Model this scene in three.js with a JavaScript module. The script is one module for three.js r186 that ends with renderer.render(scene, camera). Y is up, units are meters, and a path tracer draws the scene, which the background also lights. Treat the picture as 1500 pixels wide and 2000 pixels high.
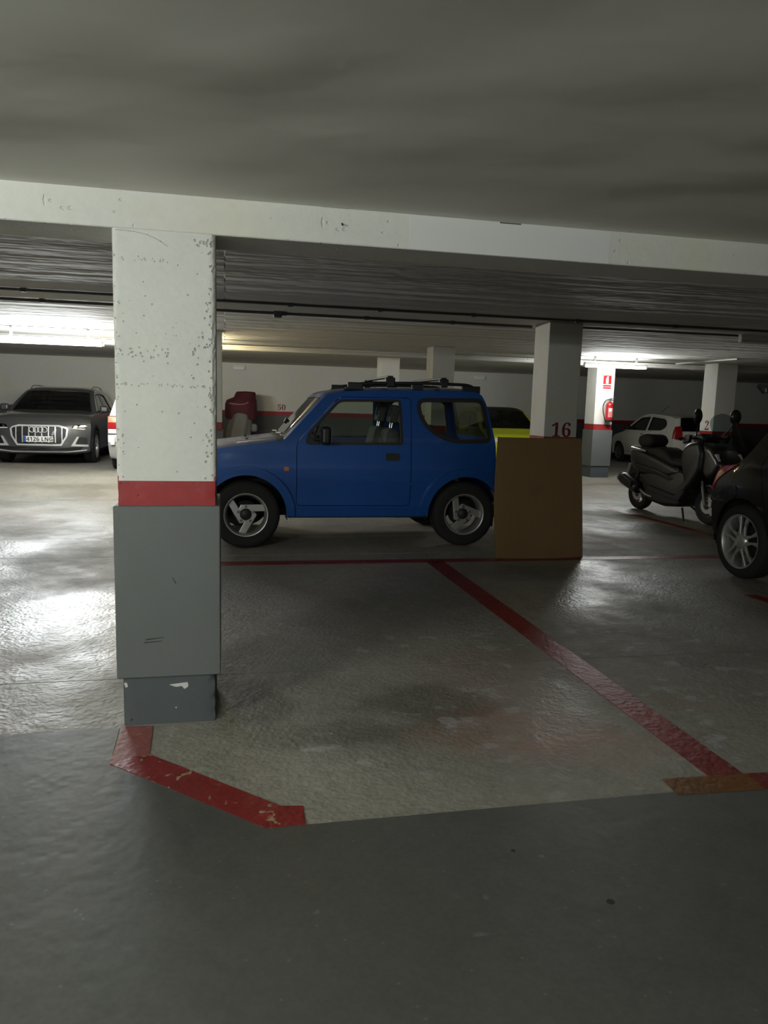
import * as THREE from 'three';
import { RoundedBoxGeometry } from 'three/addons/geometries/RoundedBoxGeometry.js';
import { TextGeometry } from 'three/addons/geometries/TextGeometry.js';
import { FontLoader } from 'three/addons/loaders/FontLoader.js';
import { TessellateModifier } from 'three/addons/modifiers/TessellateModifier.js';
import { RectAreaLightUniformsLib } from 'three/addons/lights/RectAreaLightUniformsLib.js';
import { mergeGeometries, mergeVertices, toCreasedNormals } from 'three/addons/utils/BufferGeometryUtils.js';

// ---------------------------------------------------------------- camera, light level
RectAreaLightUniformsLib.init();
const scene = new THREE.Scene();
scene.background = new THREE.Color(0x000000);
const renderer = new THREE.WebGLRenderer({ antialias: true });
renderer.toneMapping = THREE.LinearToneMapping;
renderer.toneMappingExposure = 1.0;
renderer.shadowMap.enabled = true;

const EYE = 1.434, FOCAL = 1450;
const YAW = 12.2, PITCH = 8.1, ROLL = 1.62;
const camera = new THREE.PerspectiveCamera(2 * Math.atan(1000 / FOCAL) * 180 / Math.PI, 0.75, 0.05, 100);
camera.position.set(0, EYE, 0);
camera.rotation.order = 'YXZ';
camera.rotation.set(-PITCH * Math.PI / 180, -YAW * Math.PI / 180, ROLL * Math.PI / 180);
camera.updateMatrixWorld();

// the fluorescent lamps, with one added as unseen fill: [x0, x1, y, z, colour, strength, lit]
const LAMPS = {
  aisle: { x0: -4.1, x1: -2.6, y: 1.97, z: -0.2, color: [0.95, 1.0, 0.93], power: 430, tilt: -0.45, hang: 0.285 },
  addedFill: { x0: -1.7, x1: -0.2, y: 1.97, z: 1.9, color: [0.95, 1.0, 0.93], power: 250, tilt: -0.2, hang: 0.285 },  // added fill, out of view, lifts the pillar shadow and the beam
  left: { x0: -3.49, x1: -1.91, y: 2.28, z: -12.85, color: [0.93, 0.98, 1.0], power: 560, tilt: 0.1, hang: 0.235 },
  warm: { x0: -1.6, x1: -0.05, y: 2.335, z: -13.7, color: [1.0, 0.84, 0.5], power: 210, hang: 0.18 },
  right: { x0: 6.9, x1: 8.24, y: 2.335, z: -13.7, color: [0.97, 1.0, 0.98], power: 240, hang: 0.18 },
};

// ---------------------------------------------------------------- helpers
const PI = Math.PI, rad = (d) => d * PI / 180;
let seedState = 12345;
const rnd = () => { seedState = (seedState * 1664525 + 1013904223) >>> 0; return seedState / 4294967296; };
const taken = {};
function numbered(n) { if (!(n in taken)) { taken[n] = 0; return n; } taken[n]++; return n + '_' + String(taken[n]).padStart(3, '0'); }
function shadows(o) { o.castShadow = true; o.receiveShadow = true; return o; }
function thing(name, label, category, pos = [0, 0, 0], turn = 0, group) {
  const o = new THREE.Group(); o.name = numbered(name); scene.add(o);
  o.position.set(...pos); o.rotation.y = turn; o.userData = { label, category };
  if (group) o.userData.group = group;
  return o;
}
function structure(name, pos = [0, 0, 0], label) {
  const o = new THREE.Group(); o.name = numbered(name); scene.add(o); o.position.set(...pos);
  o.userData = { kind: 'structure' }; if (label) { o.userData.label = label; }
  return o;
}
function part(name, geo, m, parent, label) {
  const g = Array.isArray(geo) ? merge(geo) : geo;
  const o = shadows(new THREE.Mesh(g, m)); o.name = name; parent.add(o);
  if (label) o.userData.label = label;
  return o;
}
function sub(name, parent) { const g = new THREE.Group(); g.name = name; parent.add(g); return g; }
function merge(list) {
  const l = list.map((g) => { g = g.index ? g.toNonIndexed() : g; for (const k of Object.keys(g.attributes)) if (!['position', 'normal', 'uv'].includes(k)) g.deleteAttribute(k); if (!g.attributes.uv) g.setAttribute('uv', new THREE.BufferAttribute(new Float32Array(g.attributes.position.count * 2), 2)); return g; });
  return l.length === 1 ? l[0] : mergeGeometries(l);
}
function arc(cx, cy, r, a0, a1, n = 24) { const l = []; for (let k = 0; k <= n; k++) { const a = a0 + (a1 - a0) * k / n; l.push([cx + r * Math.cos(a), cy + r * Math.sin(a)]); } return l; }
function worldUV(g) { // uv in metres from the dominant direction of each face
  g = g.index ? g.toNonIndexed() : g;
  const p = g.attributes.position, n = p.count, uv = new Float32Array(n * 2);
  const a = new THREE.Vector3(), b = new THREE.Vector3(), c = new THREE.Vector3();
  for (let i = 0; i < n; i += 3) {
    a.fromBufferAttribute(p, i); b.fromBufferAttribute(p, i + 1); c.fromBufferAttribute(p, i + 2);
    const nn = b.clone().sub(a).cross(c.clone().sub(a)); const ax = Math.abs(nn.x), ay = Math.abs(nn.y), az = Math.abs(nn.z);
    [a, b, c].forEach((v, k) => {
      const u = ay >= ax && ay >= az ? [v.x, -v.z] : az >= ax ? [v.x, v.y] : [v.z, v.y];
      uv[(i + k) * 2] = u[0]; uv[(i + k) * 2 + 1] = u[1];
    });
  }
  g.setAttribute('uv', new THREE.BufferAttribute(uv, 2));
  return g;
}
function box(x0, x1, y0, y1, z0, z1, r = 0) {
  const w = x1 - x0, h = y1 - y0, d = z1 - z0;
  const g = r > 0 ? new RoundedBoxGeometry(w, h, d, 2, Math.min(r, w / 2.01, h / 2.01, d / 2.01)) : new THREE.BoxGeometry(w, h, d);
  g.translate((x0 + x1) / 2, (y0 + y1) / 2, (z0 + z1) / 2);
  return worldUV(g);
}
function tube(pts, r, seg = 8, n) {
  const c = new THREE.CatmullRomCurve3(pts.map((p) => new THREE.Vector3(...p)), false, 'centripetal');
  return new THREE.TubeGeometry(c, n || Math.max(2, pts.length * 5), r, seg, false);
}
function rod(a, b, r, seg = 10, r2) {
  const A = new THREE.Vector3(...a), B = new THREE.Vector3(...b), L = A.distanceTo(B);
  const g = new THREE.CylinderGeometry(r2 ?? r, r, L, seg); g.translate(0, L / 2, 0);
  const q = new THREE.Quaternion().setFromUnitVectors(new THREE.Vector3(0, 1, 0), B.clone().sub(A).normalize());
  g.applyQuaternion(q); g.translate(...a); return g;
}
function lathe(prof, seg = 32) { return new THREE.LatheGeometry(prof.map((p) => new THREE.Vector2(...p)), seg); }
function shapeOf(pts, holes = []) {
  const s = new THREE.Shape(pts.map((p) => new THREE.Vector2(p[0], p[1])));
  for (const h of holes) s.holes.push(new THREE.Path(h.map((p) => new THREE.Vector2(p[0], p[1]))));
  return s;
}
function rounded(pts, r, n = 5) { // a polygon with rounded corners
  const out = [], N = pts.length;
  for (let i = 0; i < N; i++) {
    const p = pts[i], a = pts[(i + N - 1) % N], b = pts[(i + 1) % N], rr = p[2] ?? r;
    const la = Math.hypot(a[0] - p[0], a[1] - p[1]), lb = Math.hypot(b[0] - p[0], b[1] - p[1]);
    const ra = Math.min(rr, la * 0.48), rb = Math.min(rr, lb * 0.48);
    const A = [p[0] + (a[0] - p[0]) / la * ra, p[1] + (a[1] - p[1]) / la * ra], B = [p[0] + (b[0] - p[0]) / lb * rb, p[1] + (b[1] - p[1]) / lb * rb];
    for (let k = 0; k <= n; k++) { const t = k / n; out.push([(1 - t) ** 2 * A[0] + 2 * t * (1 - t) * p[0] + t * t * B[0], (1 - t) ** 2 * A[1] + 2 * t * (1 - t) * p[1] + t * t * B[1]]); }
  }
  return out;
}
function grown(pts, d) { // a convex-ish polygon made larger by d
  let A = 0; const N = pts.length;
  for (let i = 0; i < N; i++) { const p = pts[i], q = pts[(i + 1) % N]; A += p[0] * q[1] - q[0] * p[1]; }
  const s = A > 0 ? 1 : -1;
  return pts.map((p, i) => {
    const a = pts[(i + N - 1) % N], b = pts[(i + 1) % N]; const t = [b[0] - a[0], b[1] - a[1]], L = Math.hypot(...t) || 1;
    return [p[0] + s * t[1] / L * d, p[1] - s * t[0] / L * d];
  });
}
function slab(pts, t, bevel = 0, holes = []) { // outline in x,y pushed along z by t, centred on z = 0
  const g = new THREE.ExtrudeGeometry(shapeOf(pts, holes), { depth: Math.max(0.0005, t - 2 * bevel), bevelEnabled: bevel > 0, bevelSize: bevel, bevelThickness: bevel, bevelOffset: -bevel, bevelSegments: 3, curveSegments: 8 });
  g.translate(0, 0, -t / 2 + bevel); return g;
}
function floorSlab(pts, y0, y1) { // outline given as x, z
  const g = new THREE.ExtrudeGeometry(shapeOf(pts.map((p) => [p[0], -p[1]])), { depth: y1 - y0, bevelEnabled: false });
  g.rotateX(-PI / 2); g.translate(0, y0, 0); return worldUV(g);
}
function creased(g, a = 0.7) { return toCreasedNormals(g, a); }

// ---------------------------------------------------------------- noise and textures
function hash(x, y, s) { let h = (x * 374761393 + y * 668265263 + s * 1442695041) | 0; h = Math.imul(h ^ (h >>> 13), 1274126177); h ^= h >>> 16; return (h >>> 0) / 4294967296; }
function vnoise(x, y, s, per) {
  const xi = Math.floor(x), yi = Math.floor(y), fx = x - xi, fy = y - yi, u = fx * fx * (3 - 2 * fx), v = fy * fy * (3 - 2 * fy);
  const m = per ? (a) => ((a % per) + per) % per : (a) => a;
  const a = hash(m(xi), m(yi), s), b = hash(m(xi + 1), m(yi), s), c = hash(m(xi), m(yi + 1), s), d = hash(m(xi + 1), m(yi + 1), s);
  return a + (b - a) * u + (c - a) * v + (a - b - c + d) * u * v;
}
function fbm(x, y, o, s, per) { let r = 0, a = 0.5, t = 0; for (let i = 0; i < o; i++) { r += a * vnoise(x, y, s + i * 17, per); t += a; x *= 2; y *= 2; if (per) per *= 2; a *= 0.5; } return r / t; }
const ss = (a, b, x) => { const t = Math.min(1, Math.max(0, (x - a) / (b - a))); return t * t * (3 - 2 * t); };
function texture(w, h, fn, srgb, size, offset = [0, 0], wrap = THREE.RepeatWrapping) {
  const d = new Uint8Array(w * h * 4);
  for (let j = 0; j < h; j++) for (let i = 0; i < w; i++) {
    const c = fn(i / w, j / h), k = (j * w + i) * 4;
    if (typeof c === 'number') { d[k] = d[k + 1] = d[k + 2] = Math.max(0, Math.min(255, c * 255)); } else for (let q = 0; q < 3; q++) { let v = Math.max(0, Math.min(1, c[q])); if (srgb) v = v <= 0.0031308 ? v * 12.92 : 1.055 * v ** (1 / 2.4) - 0.055; d[k + q] = v * 255; }
    d[k + 3] = 255;
  }
  const t = new THREE.DataTexture(d, w, h); t.magFilter = THREE.LinearFilter; t.minFilter = THREE.LinearFilter; t.wrapS = t.wrapT = wrap;
  if (srgb) t.colorSpace = THREE.SRGBColorSpace;
  if (size) { t.repeat.set(1 / size[0], 1 / size[1]); t.offset.set(-offset[0] / size[0], -offset[1] / size[1]); }
  t.needsUpdate = true; return t;
}
const std = (o) => new THREE.MeshStandardMaterial(o);
const phy = (o) => new THREE.MeshPhysicalMaterial(o);
const rgb = (r, g, b) => new THREE.Color().setRGB(r, g, b);

// concrete of the parking bays: x -6..10, z -2..-18, stains where they lie, plus one painted contact shadow
const STAINS_AND_SHADE = [ // x, z, rx, rz, strength, colour multiplier
  [0.98, -3.33, 0.33, 0.26, 0.8, [0.52, 0.52, 0.48]], [0.42, -3.05, 0.45, 0.16, 0.6, [0.55, 0.55, 0.52]], [0.12, -3.45, 0.2, 0.3, 0.75, [0.45, 0.45, 0.43]],  // last entry: contact shadow of the near pillar, painted into the floor colour
  [0.75, -2.98, 0.5, 0.14, 0.35, [0.6, 0.6, 0.55]], [2.85, -6.1, 0.7, 0.3, 0.6, [0.55, 0.55, 0.55]], [3.4, -5.7, 0.5, 0.25, 0.6, [0.55, 0.55, 0.55]], [2.9, -3.8, 0.5, 0.2, 0.45, [0.6, 0.6, 0.6]],
  [1.35, -3.0, 0.6, 0.28, 0.7, [1.12, 0.86, 0.84]], [1.55, -2.75, 0.5, 0.2, 0.6, [1.1, 0.86, 0.84]], [-0.7, -5.2, 0.5, 0.6, 0.35, [1.1, 0.93, 0.93]], [0.5, -5.6, 0.5, 0.4, 0.35, [1.08, 0.95, 0.94]], [2.4, -3.2, 0.4, 0.15, 0.5, [1.06, 0.9, 0.88]],
  [1.2, -5.0, 0.9, 0.5, 0.3, [0.75, 0.75, 0.72]], [0.3, -4.3, 0.5, 0.25, 0.35, [0.72, 0.72, 0.68]],
];
const TW = 2048;
const floorMap = texture(TW, TW, (u, v) => {
  const x = -6 + 16 * u, z = -2 - 16 * v;
  const n1 = fbm(x * 0.45, z * 0.45, 4, 3), n2 = fbm(x * 2.3, z * 2.3, 4, 11), n3 = fbm(x * 21, z * 21, 3, 29), n4 = vnoise(x * 110, z * 110, 5);
  let k = 0.72 + 0.3 * n1 + 0.28 * (n2 - 0.5) + 0.26 * (n3 - 0.5) + 0.2 * (n4 - 0.5);
  let c = [0.3 * k, 0.284 * k, 0.243 * k];
  const pink = ss(0.58, 0.75, fbm(x * 0.8 + 7, z * 0.8, 3, 51)) * 0.5;
  c = [c[0] * (1 + 0.1 * pink), c[1] * (1 - 0.07 * pink), c[2] * (1 - 0.07 * pink)];
  for (const [sx, sz, rx, rz, st, m] of STAINS_AND_SHADE) {
    const dx = (x - sx) / rx, dz = (z - sz) / rz; if (Math.abs(dx) > 1.6 || Math.abs(dz) > 1.6) continue;
    const w = st * ss(1.15, 0.55, Math.hypot(dx, dz) + 0.9 * (fbm(x * 5, z * 5, 3, 77) - 0.5));
    c = c.map((q, i) => q * (1 + w * (m[i] - 1)));
  }
  const spl = fbm(x * 9, z * 14, 3, 91), where = ss(0.42, 0.6, fbm(x * 1.4, z * 1.4, 2, 8)) * (x > -1 && x < 3.2 && z > -4.4 ? 1 : 0.35);
  const w2 = ss(0.69, 0.76, spl) * where * 0.6; c = c.map((q) => q + (0.42 - q) * w2);
  if (vnoise(x * 60, z * 60, 44) > 0.985) c = c.map((q) => q * 1.7);
  return c;
}, true, [16, 16], [-6, 2], THREE.MirroredRepeatWrapping);
const floorBump = texture(1024, 1024, (u, v) => {
  const P = 16; const a = fbm(u * P, v * P, 3, 201, P), b = fbm(u * 64, v * 64, 3, 231, 64), w = fbm(u * 3, v * 6, 2, 251, 3);
  const d = fbm(u * 150, v * 150, 2, 261, 150); return 0.3 * b + 0.25 * a + 0.15 * w + 0.3 * d;
}, false, [2.4, 2.4]);
const floorRough = texture(1024, 1024, (u, v) => {
  const a = fbm(u * 5, v * 5, 5, 301, 5), b = fbm(u * 40, v * 40, 2, 311, 40);
  return 0.36 + 0.34 * ss(0.25, 0.75, a) + 0.14 * (b - 0.5);
}, false, [5.3, 5.3]);
const driveMap = texture(1024, 1024, (u, v) => {
  const a = fbm(u * 4, v * 4, 5, 401, 4), b = fbm(u * 60, v * 60, 3, 411, 60), c = vnoise(u * 512, v * 512, 421, 512), sp = fbm(u * 60, v * 60, 3, 431, 60);
  let k = 0.8 + 0.3 * (a - 0.5) * 1.6 + 0.16 * (b - 0.5) + 0.14 * (c - 0.5);
  let col = [0.115 * k, 0.115 * k, 0.104 * k];
  const w = ss(0.88, 0.93, sp) * 0.3; col = col.map((q) => q + (0.3 - q) * w);
  if (c > 0.997) col = col.map((q) => q * 2);
  return col;
}, true, [5, 5]);
const driveBump = texture(1024, 1024, (u, v) => 0.5 * fbm(u * 10, v * 10, 4, 501, 10) + 0.28 * fbm(u * 80, v * 80, 2, 511, 80) + 0.22 * (1 - Math.abs(2 * fbm(u * 6, v * 14, 3, 531, 6) - 1)), false, [3, 3]);
const paintWear = (base, chip, seed) => texture(512, 512, (u, v) => {
  const a = fbm(u * 6, v * 6, 4, seed, 6), b = fbm(u * 40, v * 40, 3, seed + 9, 40), s = fbm(u * 30, v * 30, 3, seed + 21, 30);
  const k = 0.82 + 0.35 * (a - 0.5) + 0.3 * (b - 0.5); let c = base.map((q) => q * k);
  const w = ss(0.72, 0.77, s) * 0.8; return c.map((q, i) => q + (chip[i] - q) * w);
}, true, [0.9, 0.9]);
const wallBump = texture(1024, 1024, (u, v) => {
  const a = fbm(u * 6, v * 6, 5, 601, 6), b = fbm(u * 90, v * 90, 2, 611, 90);
  const pit = ss(0.8, 0.88, fbm(u * 46, v * 46, 2, 621, 46)) * ss(0.5, 0.66, fbm(u * 5, v * 5, 2, 641, 5));
  return 0.62 + 0.22 * (a - 0.5) + 0.1 * (b - 0.5) - 0.5 * pit;
}, false, [1.1, 1.1]);
const wallMap = texture(1024, 1024, (u, v) => {
  const a = fbm(u * 4, v * 4, 4, 651, 4), cr = ss(0.52, 0.7, fbm(u * 3 + 5, v * 6, 3, 661, 3)), b = fbm(u * 70, v * 70, 2, 671, 70);
  const k = 0.93 + 0.1 * (a - 0.5) + 0.06 * (b - 0.5);
  return [0.74 * k, (0.735 - 0.012 * cr) * k, (0.695 - 0.06 * cr) * k];
}, true, [2.2, 2.2]);
const ceilBump = texture(1024, 1024, (u, v) => 0.55 * fbm(u * 3, v * 34, 4, 701, 3 * 34) + 0.3 * fbm(u * 4, v * 4, 4, 711, 4) + 0.15 * fbm(u * 50, v * 50, 2, 721, 50), false, [6, 6]);
const softBump = texture(512, 512, (u, v) => fbm(u * 5, v * 5, 4, 741, 5), false, [2.6, 1.7]);

// knocks and pits of the near pillar: x -0.5..0, y 1.0..2.2, listed where the photograph has them
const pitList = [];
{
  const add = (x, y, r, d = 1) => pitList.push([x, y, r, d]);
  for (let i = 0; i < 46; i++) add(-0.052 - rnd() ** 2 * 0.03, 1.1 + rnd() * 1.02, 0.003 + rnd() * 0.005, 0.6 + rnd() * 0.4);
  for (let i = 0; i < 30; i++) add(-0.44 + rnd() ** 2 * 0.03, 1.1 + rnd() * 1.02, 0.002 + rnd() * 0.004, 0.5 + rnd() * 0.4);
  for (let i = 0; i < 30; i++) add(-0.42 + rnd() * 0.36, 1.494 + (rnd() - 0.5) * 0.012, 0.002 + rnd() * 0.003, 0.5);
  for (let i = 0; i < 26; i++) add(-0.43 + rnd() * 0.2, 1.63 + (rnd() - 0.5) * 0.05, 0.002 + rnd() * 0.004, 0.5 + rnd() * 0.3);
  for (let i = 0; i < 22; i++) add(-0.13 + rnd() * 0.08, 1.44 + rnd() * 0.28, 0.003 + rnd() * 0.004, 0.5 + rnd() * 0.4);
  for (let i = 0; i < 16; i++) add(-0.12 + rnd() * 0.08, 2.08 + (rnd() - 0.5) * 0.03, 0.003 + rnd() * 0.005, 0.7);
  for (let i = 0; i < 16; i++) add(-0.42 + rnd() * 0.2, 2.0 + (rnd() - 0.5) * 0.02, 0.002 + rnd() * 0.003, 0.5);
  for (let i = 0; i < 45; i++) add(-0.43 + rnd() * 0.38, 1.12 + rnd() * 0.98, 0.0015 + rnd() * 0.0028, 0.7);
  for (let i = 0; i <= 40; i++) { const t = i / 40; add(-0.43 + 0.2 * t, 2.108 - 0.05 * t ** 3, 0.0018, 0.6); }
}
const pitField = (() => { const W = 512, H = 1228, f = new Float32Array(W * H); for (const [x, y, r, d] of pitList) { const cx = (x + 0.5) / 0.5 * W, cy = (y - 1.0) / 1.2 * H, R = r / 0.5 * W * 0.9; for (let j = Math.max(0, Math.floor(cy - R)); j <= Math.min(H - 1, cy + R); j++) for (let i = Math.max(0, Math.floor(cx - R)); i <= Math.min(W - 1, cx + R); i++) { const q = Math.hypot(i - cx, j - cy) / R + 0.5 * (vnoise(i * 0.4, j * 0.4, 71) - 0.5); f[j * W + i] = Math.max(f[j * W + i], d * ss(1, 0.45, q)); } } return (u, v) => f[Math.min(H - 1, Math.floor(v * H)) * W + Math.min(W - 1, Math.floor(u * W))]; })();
const shaftMap = texture(512, 1228, (u, v) => { const x = u * 0.5, y = v * 1.2, k = 0.95 + 0.1 * (fbm(x * 5, y * 5, 4, 651) - 0.5) + 0.05 * (fbm(x * 60, y * 60, 2, 671) - 0.5), p = pitField(u, v) * 0.42; return [0.735 * k * (1 - p), 0.73 * k * (1 - p), 0.69 * k * (1 - p)]; }, true, [0.5, 1.2], [-0.5, 1.0]);  // shade inside the pits is painted in by darkening their colour
const shaftBump = texture(512, 1228, (u, v) => 0.75 + 0.2 * (fbm(u * 4, v * 9, 4, 681) - 0.5) + 0.12 * (fbm(u * 40, v * 96, 2, 691) - 0.5) - 0.6 * pitField(u, v), false, [0.5, 1.2], [-0.5, 1.0]);

const M = {};
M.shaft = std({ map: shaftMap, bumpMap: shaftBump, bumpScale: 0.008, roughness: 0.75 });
M.floor = std({ map: floorMap, bumpMap: floorBump, bumpScale: 0.009, roughnessMap: floorRough, roughness: 1 });
M.joint = std({ color: rgb(0.05, 0.047, 0.04), roughness: 0.95 });
M.drive = std({ map: driveMap, bumpMap: driveBump, bumpScale: 0.006, roughness: 0.52 });
M.white = std({ map: wallMap, bumpMap: wallBump, bumpScale: 0.006, roughness: 0.75 });
M.wallwhite = std({ map: wallMap, bumpMap: wallBump, bumpScale: 0.003, roughness: 0.8, color: rgb(0.82, 0.82, 0.82) });
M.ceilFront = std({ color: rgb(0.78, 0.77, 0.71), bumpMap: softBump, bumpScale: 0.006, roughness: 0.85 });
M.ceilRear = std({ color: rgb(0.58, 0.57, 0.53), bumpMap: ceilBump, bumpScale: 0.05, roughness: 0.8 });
M.red = std({ map: paintWear([0.36, 0.02, 0.022], [0.3, 0.03, 0.03], 801), roughness: 0.5, bumpMap: wallBump, bumpScale: 0.003 });
M.redline = std({ map: paintWear([0.27, 0.022, 0.02], [0.42, 0.33, 0.2], 821), roughness: 0.38, bumpMap: floorBump, bumpScale: 0.005 });
M.redlineOld = std({ map: paintWear([0.25, 0.022, 0.018], [0.2, 0.14, 0.11], 841), roughness: 0.48, bumpMap: floorBump, bumpScale: 0.006 });
M.orangeline = std({ map: paintWear([0.2, 0.078, 0.01], [0.24, 0.03, 0.02], 861), roughness: 0.45, bumpMap: floorBump, bumpScale: 0.006 });
M.pinkline = std({ map: paintWear([0.34, 0.11, 0.1], [0.3, 0.2, 0.17], 871), roughness: 0.55, bumpMap: floorBump, bumpScale: 0.006 });
const guardMap = texture(512, 512, (u, v) => { const k = 0.94 + 0.12 * (fbm(u * 4, v * 4, 4, 881, 4) - 0.5) + 0.05 * (vnoise(u * 200, v * 200, 3, 200) - 0.5); return [0.128 * k, 0.137 * k, 0.135 * k]; }, true, [1, 1]);
M.guard = std({ map: guardMap, roughness: 0.5 });
M.plinth = std({ map: guardMap, color: rgb(0.62, 0.66, 0.72), roughness: 0.55, bumpMap: wallBump, bumpScale: 0.008 });
M.dado = std({ color: rgb(0.075, 0.078, 0.078), roughness: 0.6 });
M.redwall = std({ color: rgb(0.25, 0.012, 0.02), roughness: 0.55 });
M.stencil = std({ color: rgb(0.2, 0.012, 0.02), roughness: 0.6 });
M.chip = std({ color: rgb(0.62, 0.62, 0.6), roughness: 0.8 });
M.scuff = std({ color: rgb(0.03, 0.032, 0.032), roughness: 0.8 });
M.conduit = std({ color: rgb(0.1, 0.098, 0.09), roughness: 0.6 });
M.conduitWhite = std({ color: rgb(0.62, 0.61, 0.57), roughness: 0.5 });
M.black = std({ color: rgb(0.012, 0.012, 0.013), roughness: 0.55 });
M.blackGloss = phy({ color: rgb(0.007, 0.007, 0.008), roughness: 0.4, clearcoat: 0.4, clearcoatRoughness: 0.15 });
M.rubber = std({ color: rgb(0.012, 0.012, 0.012), roughness: 0.85 });
M.liner = std({ color: rgb(0.006, 0.006, 0.007), roughness: 0.9 });
M.alloy = std({ color: rgb(0.55, 0.55, 0.54), roughness: 0.35, metalness: 0.75 });
M.alloyDark = std({ color: rgb(0.2, 0.2, 0.2), roughness: 0.4, metalness: 0.7 });
M.chrome = std({ color: rgb(0.75, 0.75, 0.75), roughness: 0.15, metalness: 1 });
M.trim = std({ color: rgb(0.66, 0.66, 0.65), roughness: 0.32, metalness: 0.35 });
M.silver = std({ color: rgb(0.45, 0.45, 0.44), roughness: 0.35, metalness: 0.6 });
M.seatGrey = std({ color: rgb(0.09, 0.09, 0.088), roughness: 0.9 });
M.glass = phy({ color: rgb(0.82, 0.86, 0.83), roughness: 0.02, transmission: 1, thickness: 0, ior: 1.5 });
M.glassDark = phy({ color: rgb(0.2, 0.21, 0.22), roughness: 0.03, transmission: 1, thickness: 0, ior: 1.5 });
M.glassSmoke = phy({ color: rgb(0.36, 0.43, 0.44), roughness: 0.04, transmission: 1, thickness: 0, ior: 1.45 });
M.plate = std({ color: rgb(0.75, 0.75, 0.72), roughness: 0.4 });
M.plateBlue = std({ color: rgb(0.02, 0.07, 0.3), roughness: 0.4 });
M.tailRed = phy({ color: rgb(0.3, 0.008, 0.012), roughness: 0.2, clearcoat: 1, clearcoatRoughness: 0.05 });
M.tailOrange = phy({ color: rgb(0.55, 0.16, 0.03), roughness: 0.25, clearcoat: 1 });
M.lensWhite = phy({ color: rgb(0.7, 0.7, 0.7), roughness: 0.2, clearcoat: 1 });
M.lampHousing = std({ color: rgb(0.7, 0.7, 0.68), roughness: 0.5 });
const carPaint = (r, g, b, metal = 0.3, rough = 0.38) => phy({ color: rgb(r, g, b), roughness: rough, metalness: metal, clearcoat: 1, clearcoatRoughness: 0.06 });
const fontSerif = await new FontLoader().loadAsync('fonts/droid/droid_serif_bold.typeface.json');
const fontSans = await new FontLoader().loadAsync('fonts/droid/droid_sans_bold.typeface.json');
function lettering(text, size, depth, font = fontSerif) { // centred on x, base line at y = 0, front towards +z
  const g = new TextGeometry(text, { font, size, depth, curveSegments: 5, bevelEnabled: false }); g.computeBoundingBox();
  g.translate(-(g.boundingBox.max.x + g.boundingBox.min.x) / 2, 0, 0); return g;
}

// ================================================================ the garage
const XL = -12, XR = 20, ZB = -21.5, ZF = 6, CEIL_F = 2.262, CEIL_R = 2.52;
const PZ = -3.28; // front face of the near pillar and of the first beam
{ // floor: concrete slabs over a dark bed, with open joints between them
  const f = structure('floor');
  part('screed', box(XL - 0.2, XR + 0.2, -0.2, -0.002, ZB - 0.2, ZF + 0.2), M.joint, f);
  const rows = [[ZF, -3.86, -3.86], [-3.86, -7.02, -7.02], [-7.02, -8.0], [-8.0, -11.1], [-11.1, -15.0], [-15.0, ZB]];
  const cuts = [[XL, XR], [XL, XR], [XL, XR], [XL, 5.03, XR], [XL, 5.03, XR], [XL, 5.03, XR]];
  rows.forEach(([za, zb], r) => {
    for (let i = 0; i + 1 < cuts[r].length; i++) {
      const g = 0.004, x0 = cuts[r][i] + (i ? g : 0), x1 = cuts[r][i + 1] - g, pts = [];
      const xs = [x0, 0, x1].filter((x, k) => k !== 1 || (x > x0 && x < x1));
      const lim = (x, z) => (z === -3.86 ? -3.86 + 0.03 * (Math.max(-1.5, Math.min(5, x)) - 0.4) : z);
      for (const x of xs) pts.push([x, lim(x, za) - (r ? g : 0)]);
      for (const x of xs.slice().reverse()) pts.push([x, lim(x, zb) + g]);
      part('slab', floorSlab(pts, -0.0018, 0), M.floor, f);
    }
  });
  for (const [x, z, r] of [[1.11, -1.82, 0.013], [0.92, -2.11, 0.008]]) part('oil_spot', floorSlab(rounded(arc(x, z, r, 0, 5.6, 7).map((p, i) => [p[0] + (i % 2 ? 0.004 : 0), p[1]]), 0.006, 2), 0.003, 0.0036), M.scuff, f);
  part('driveway_coating', floorSlab([[XL, ZF], [XL, -3.262], [-0.455, -3.262], [-0.448, -2.92], [-0.405, -2.885], [0.085, -2.42], [0.134, -2.372], [0.3, -2.372], [XR, -2.31], [XR, ZF]], 0, 0.003), M.drive, f, 'dark grey painted driveway');
}
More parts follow.
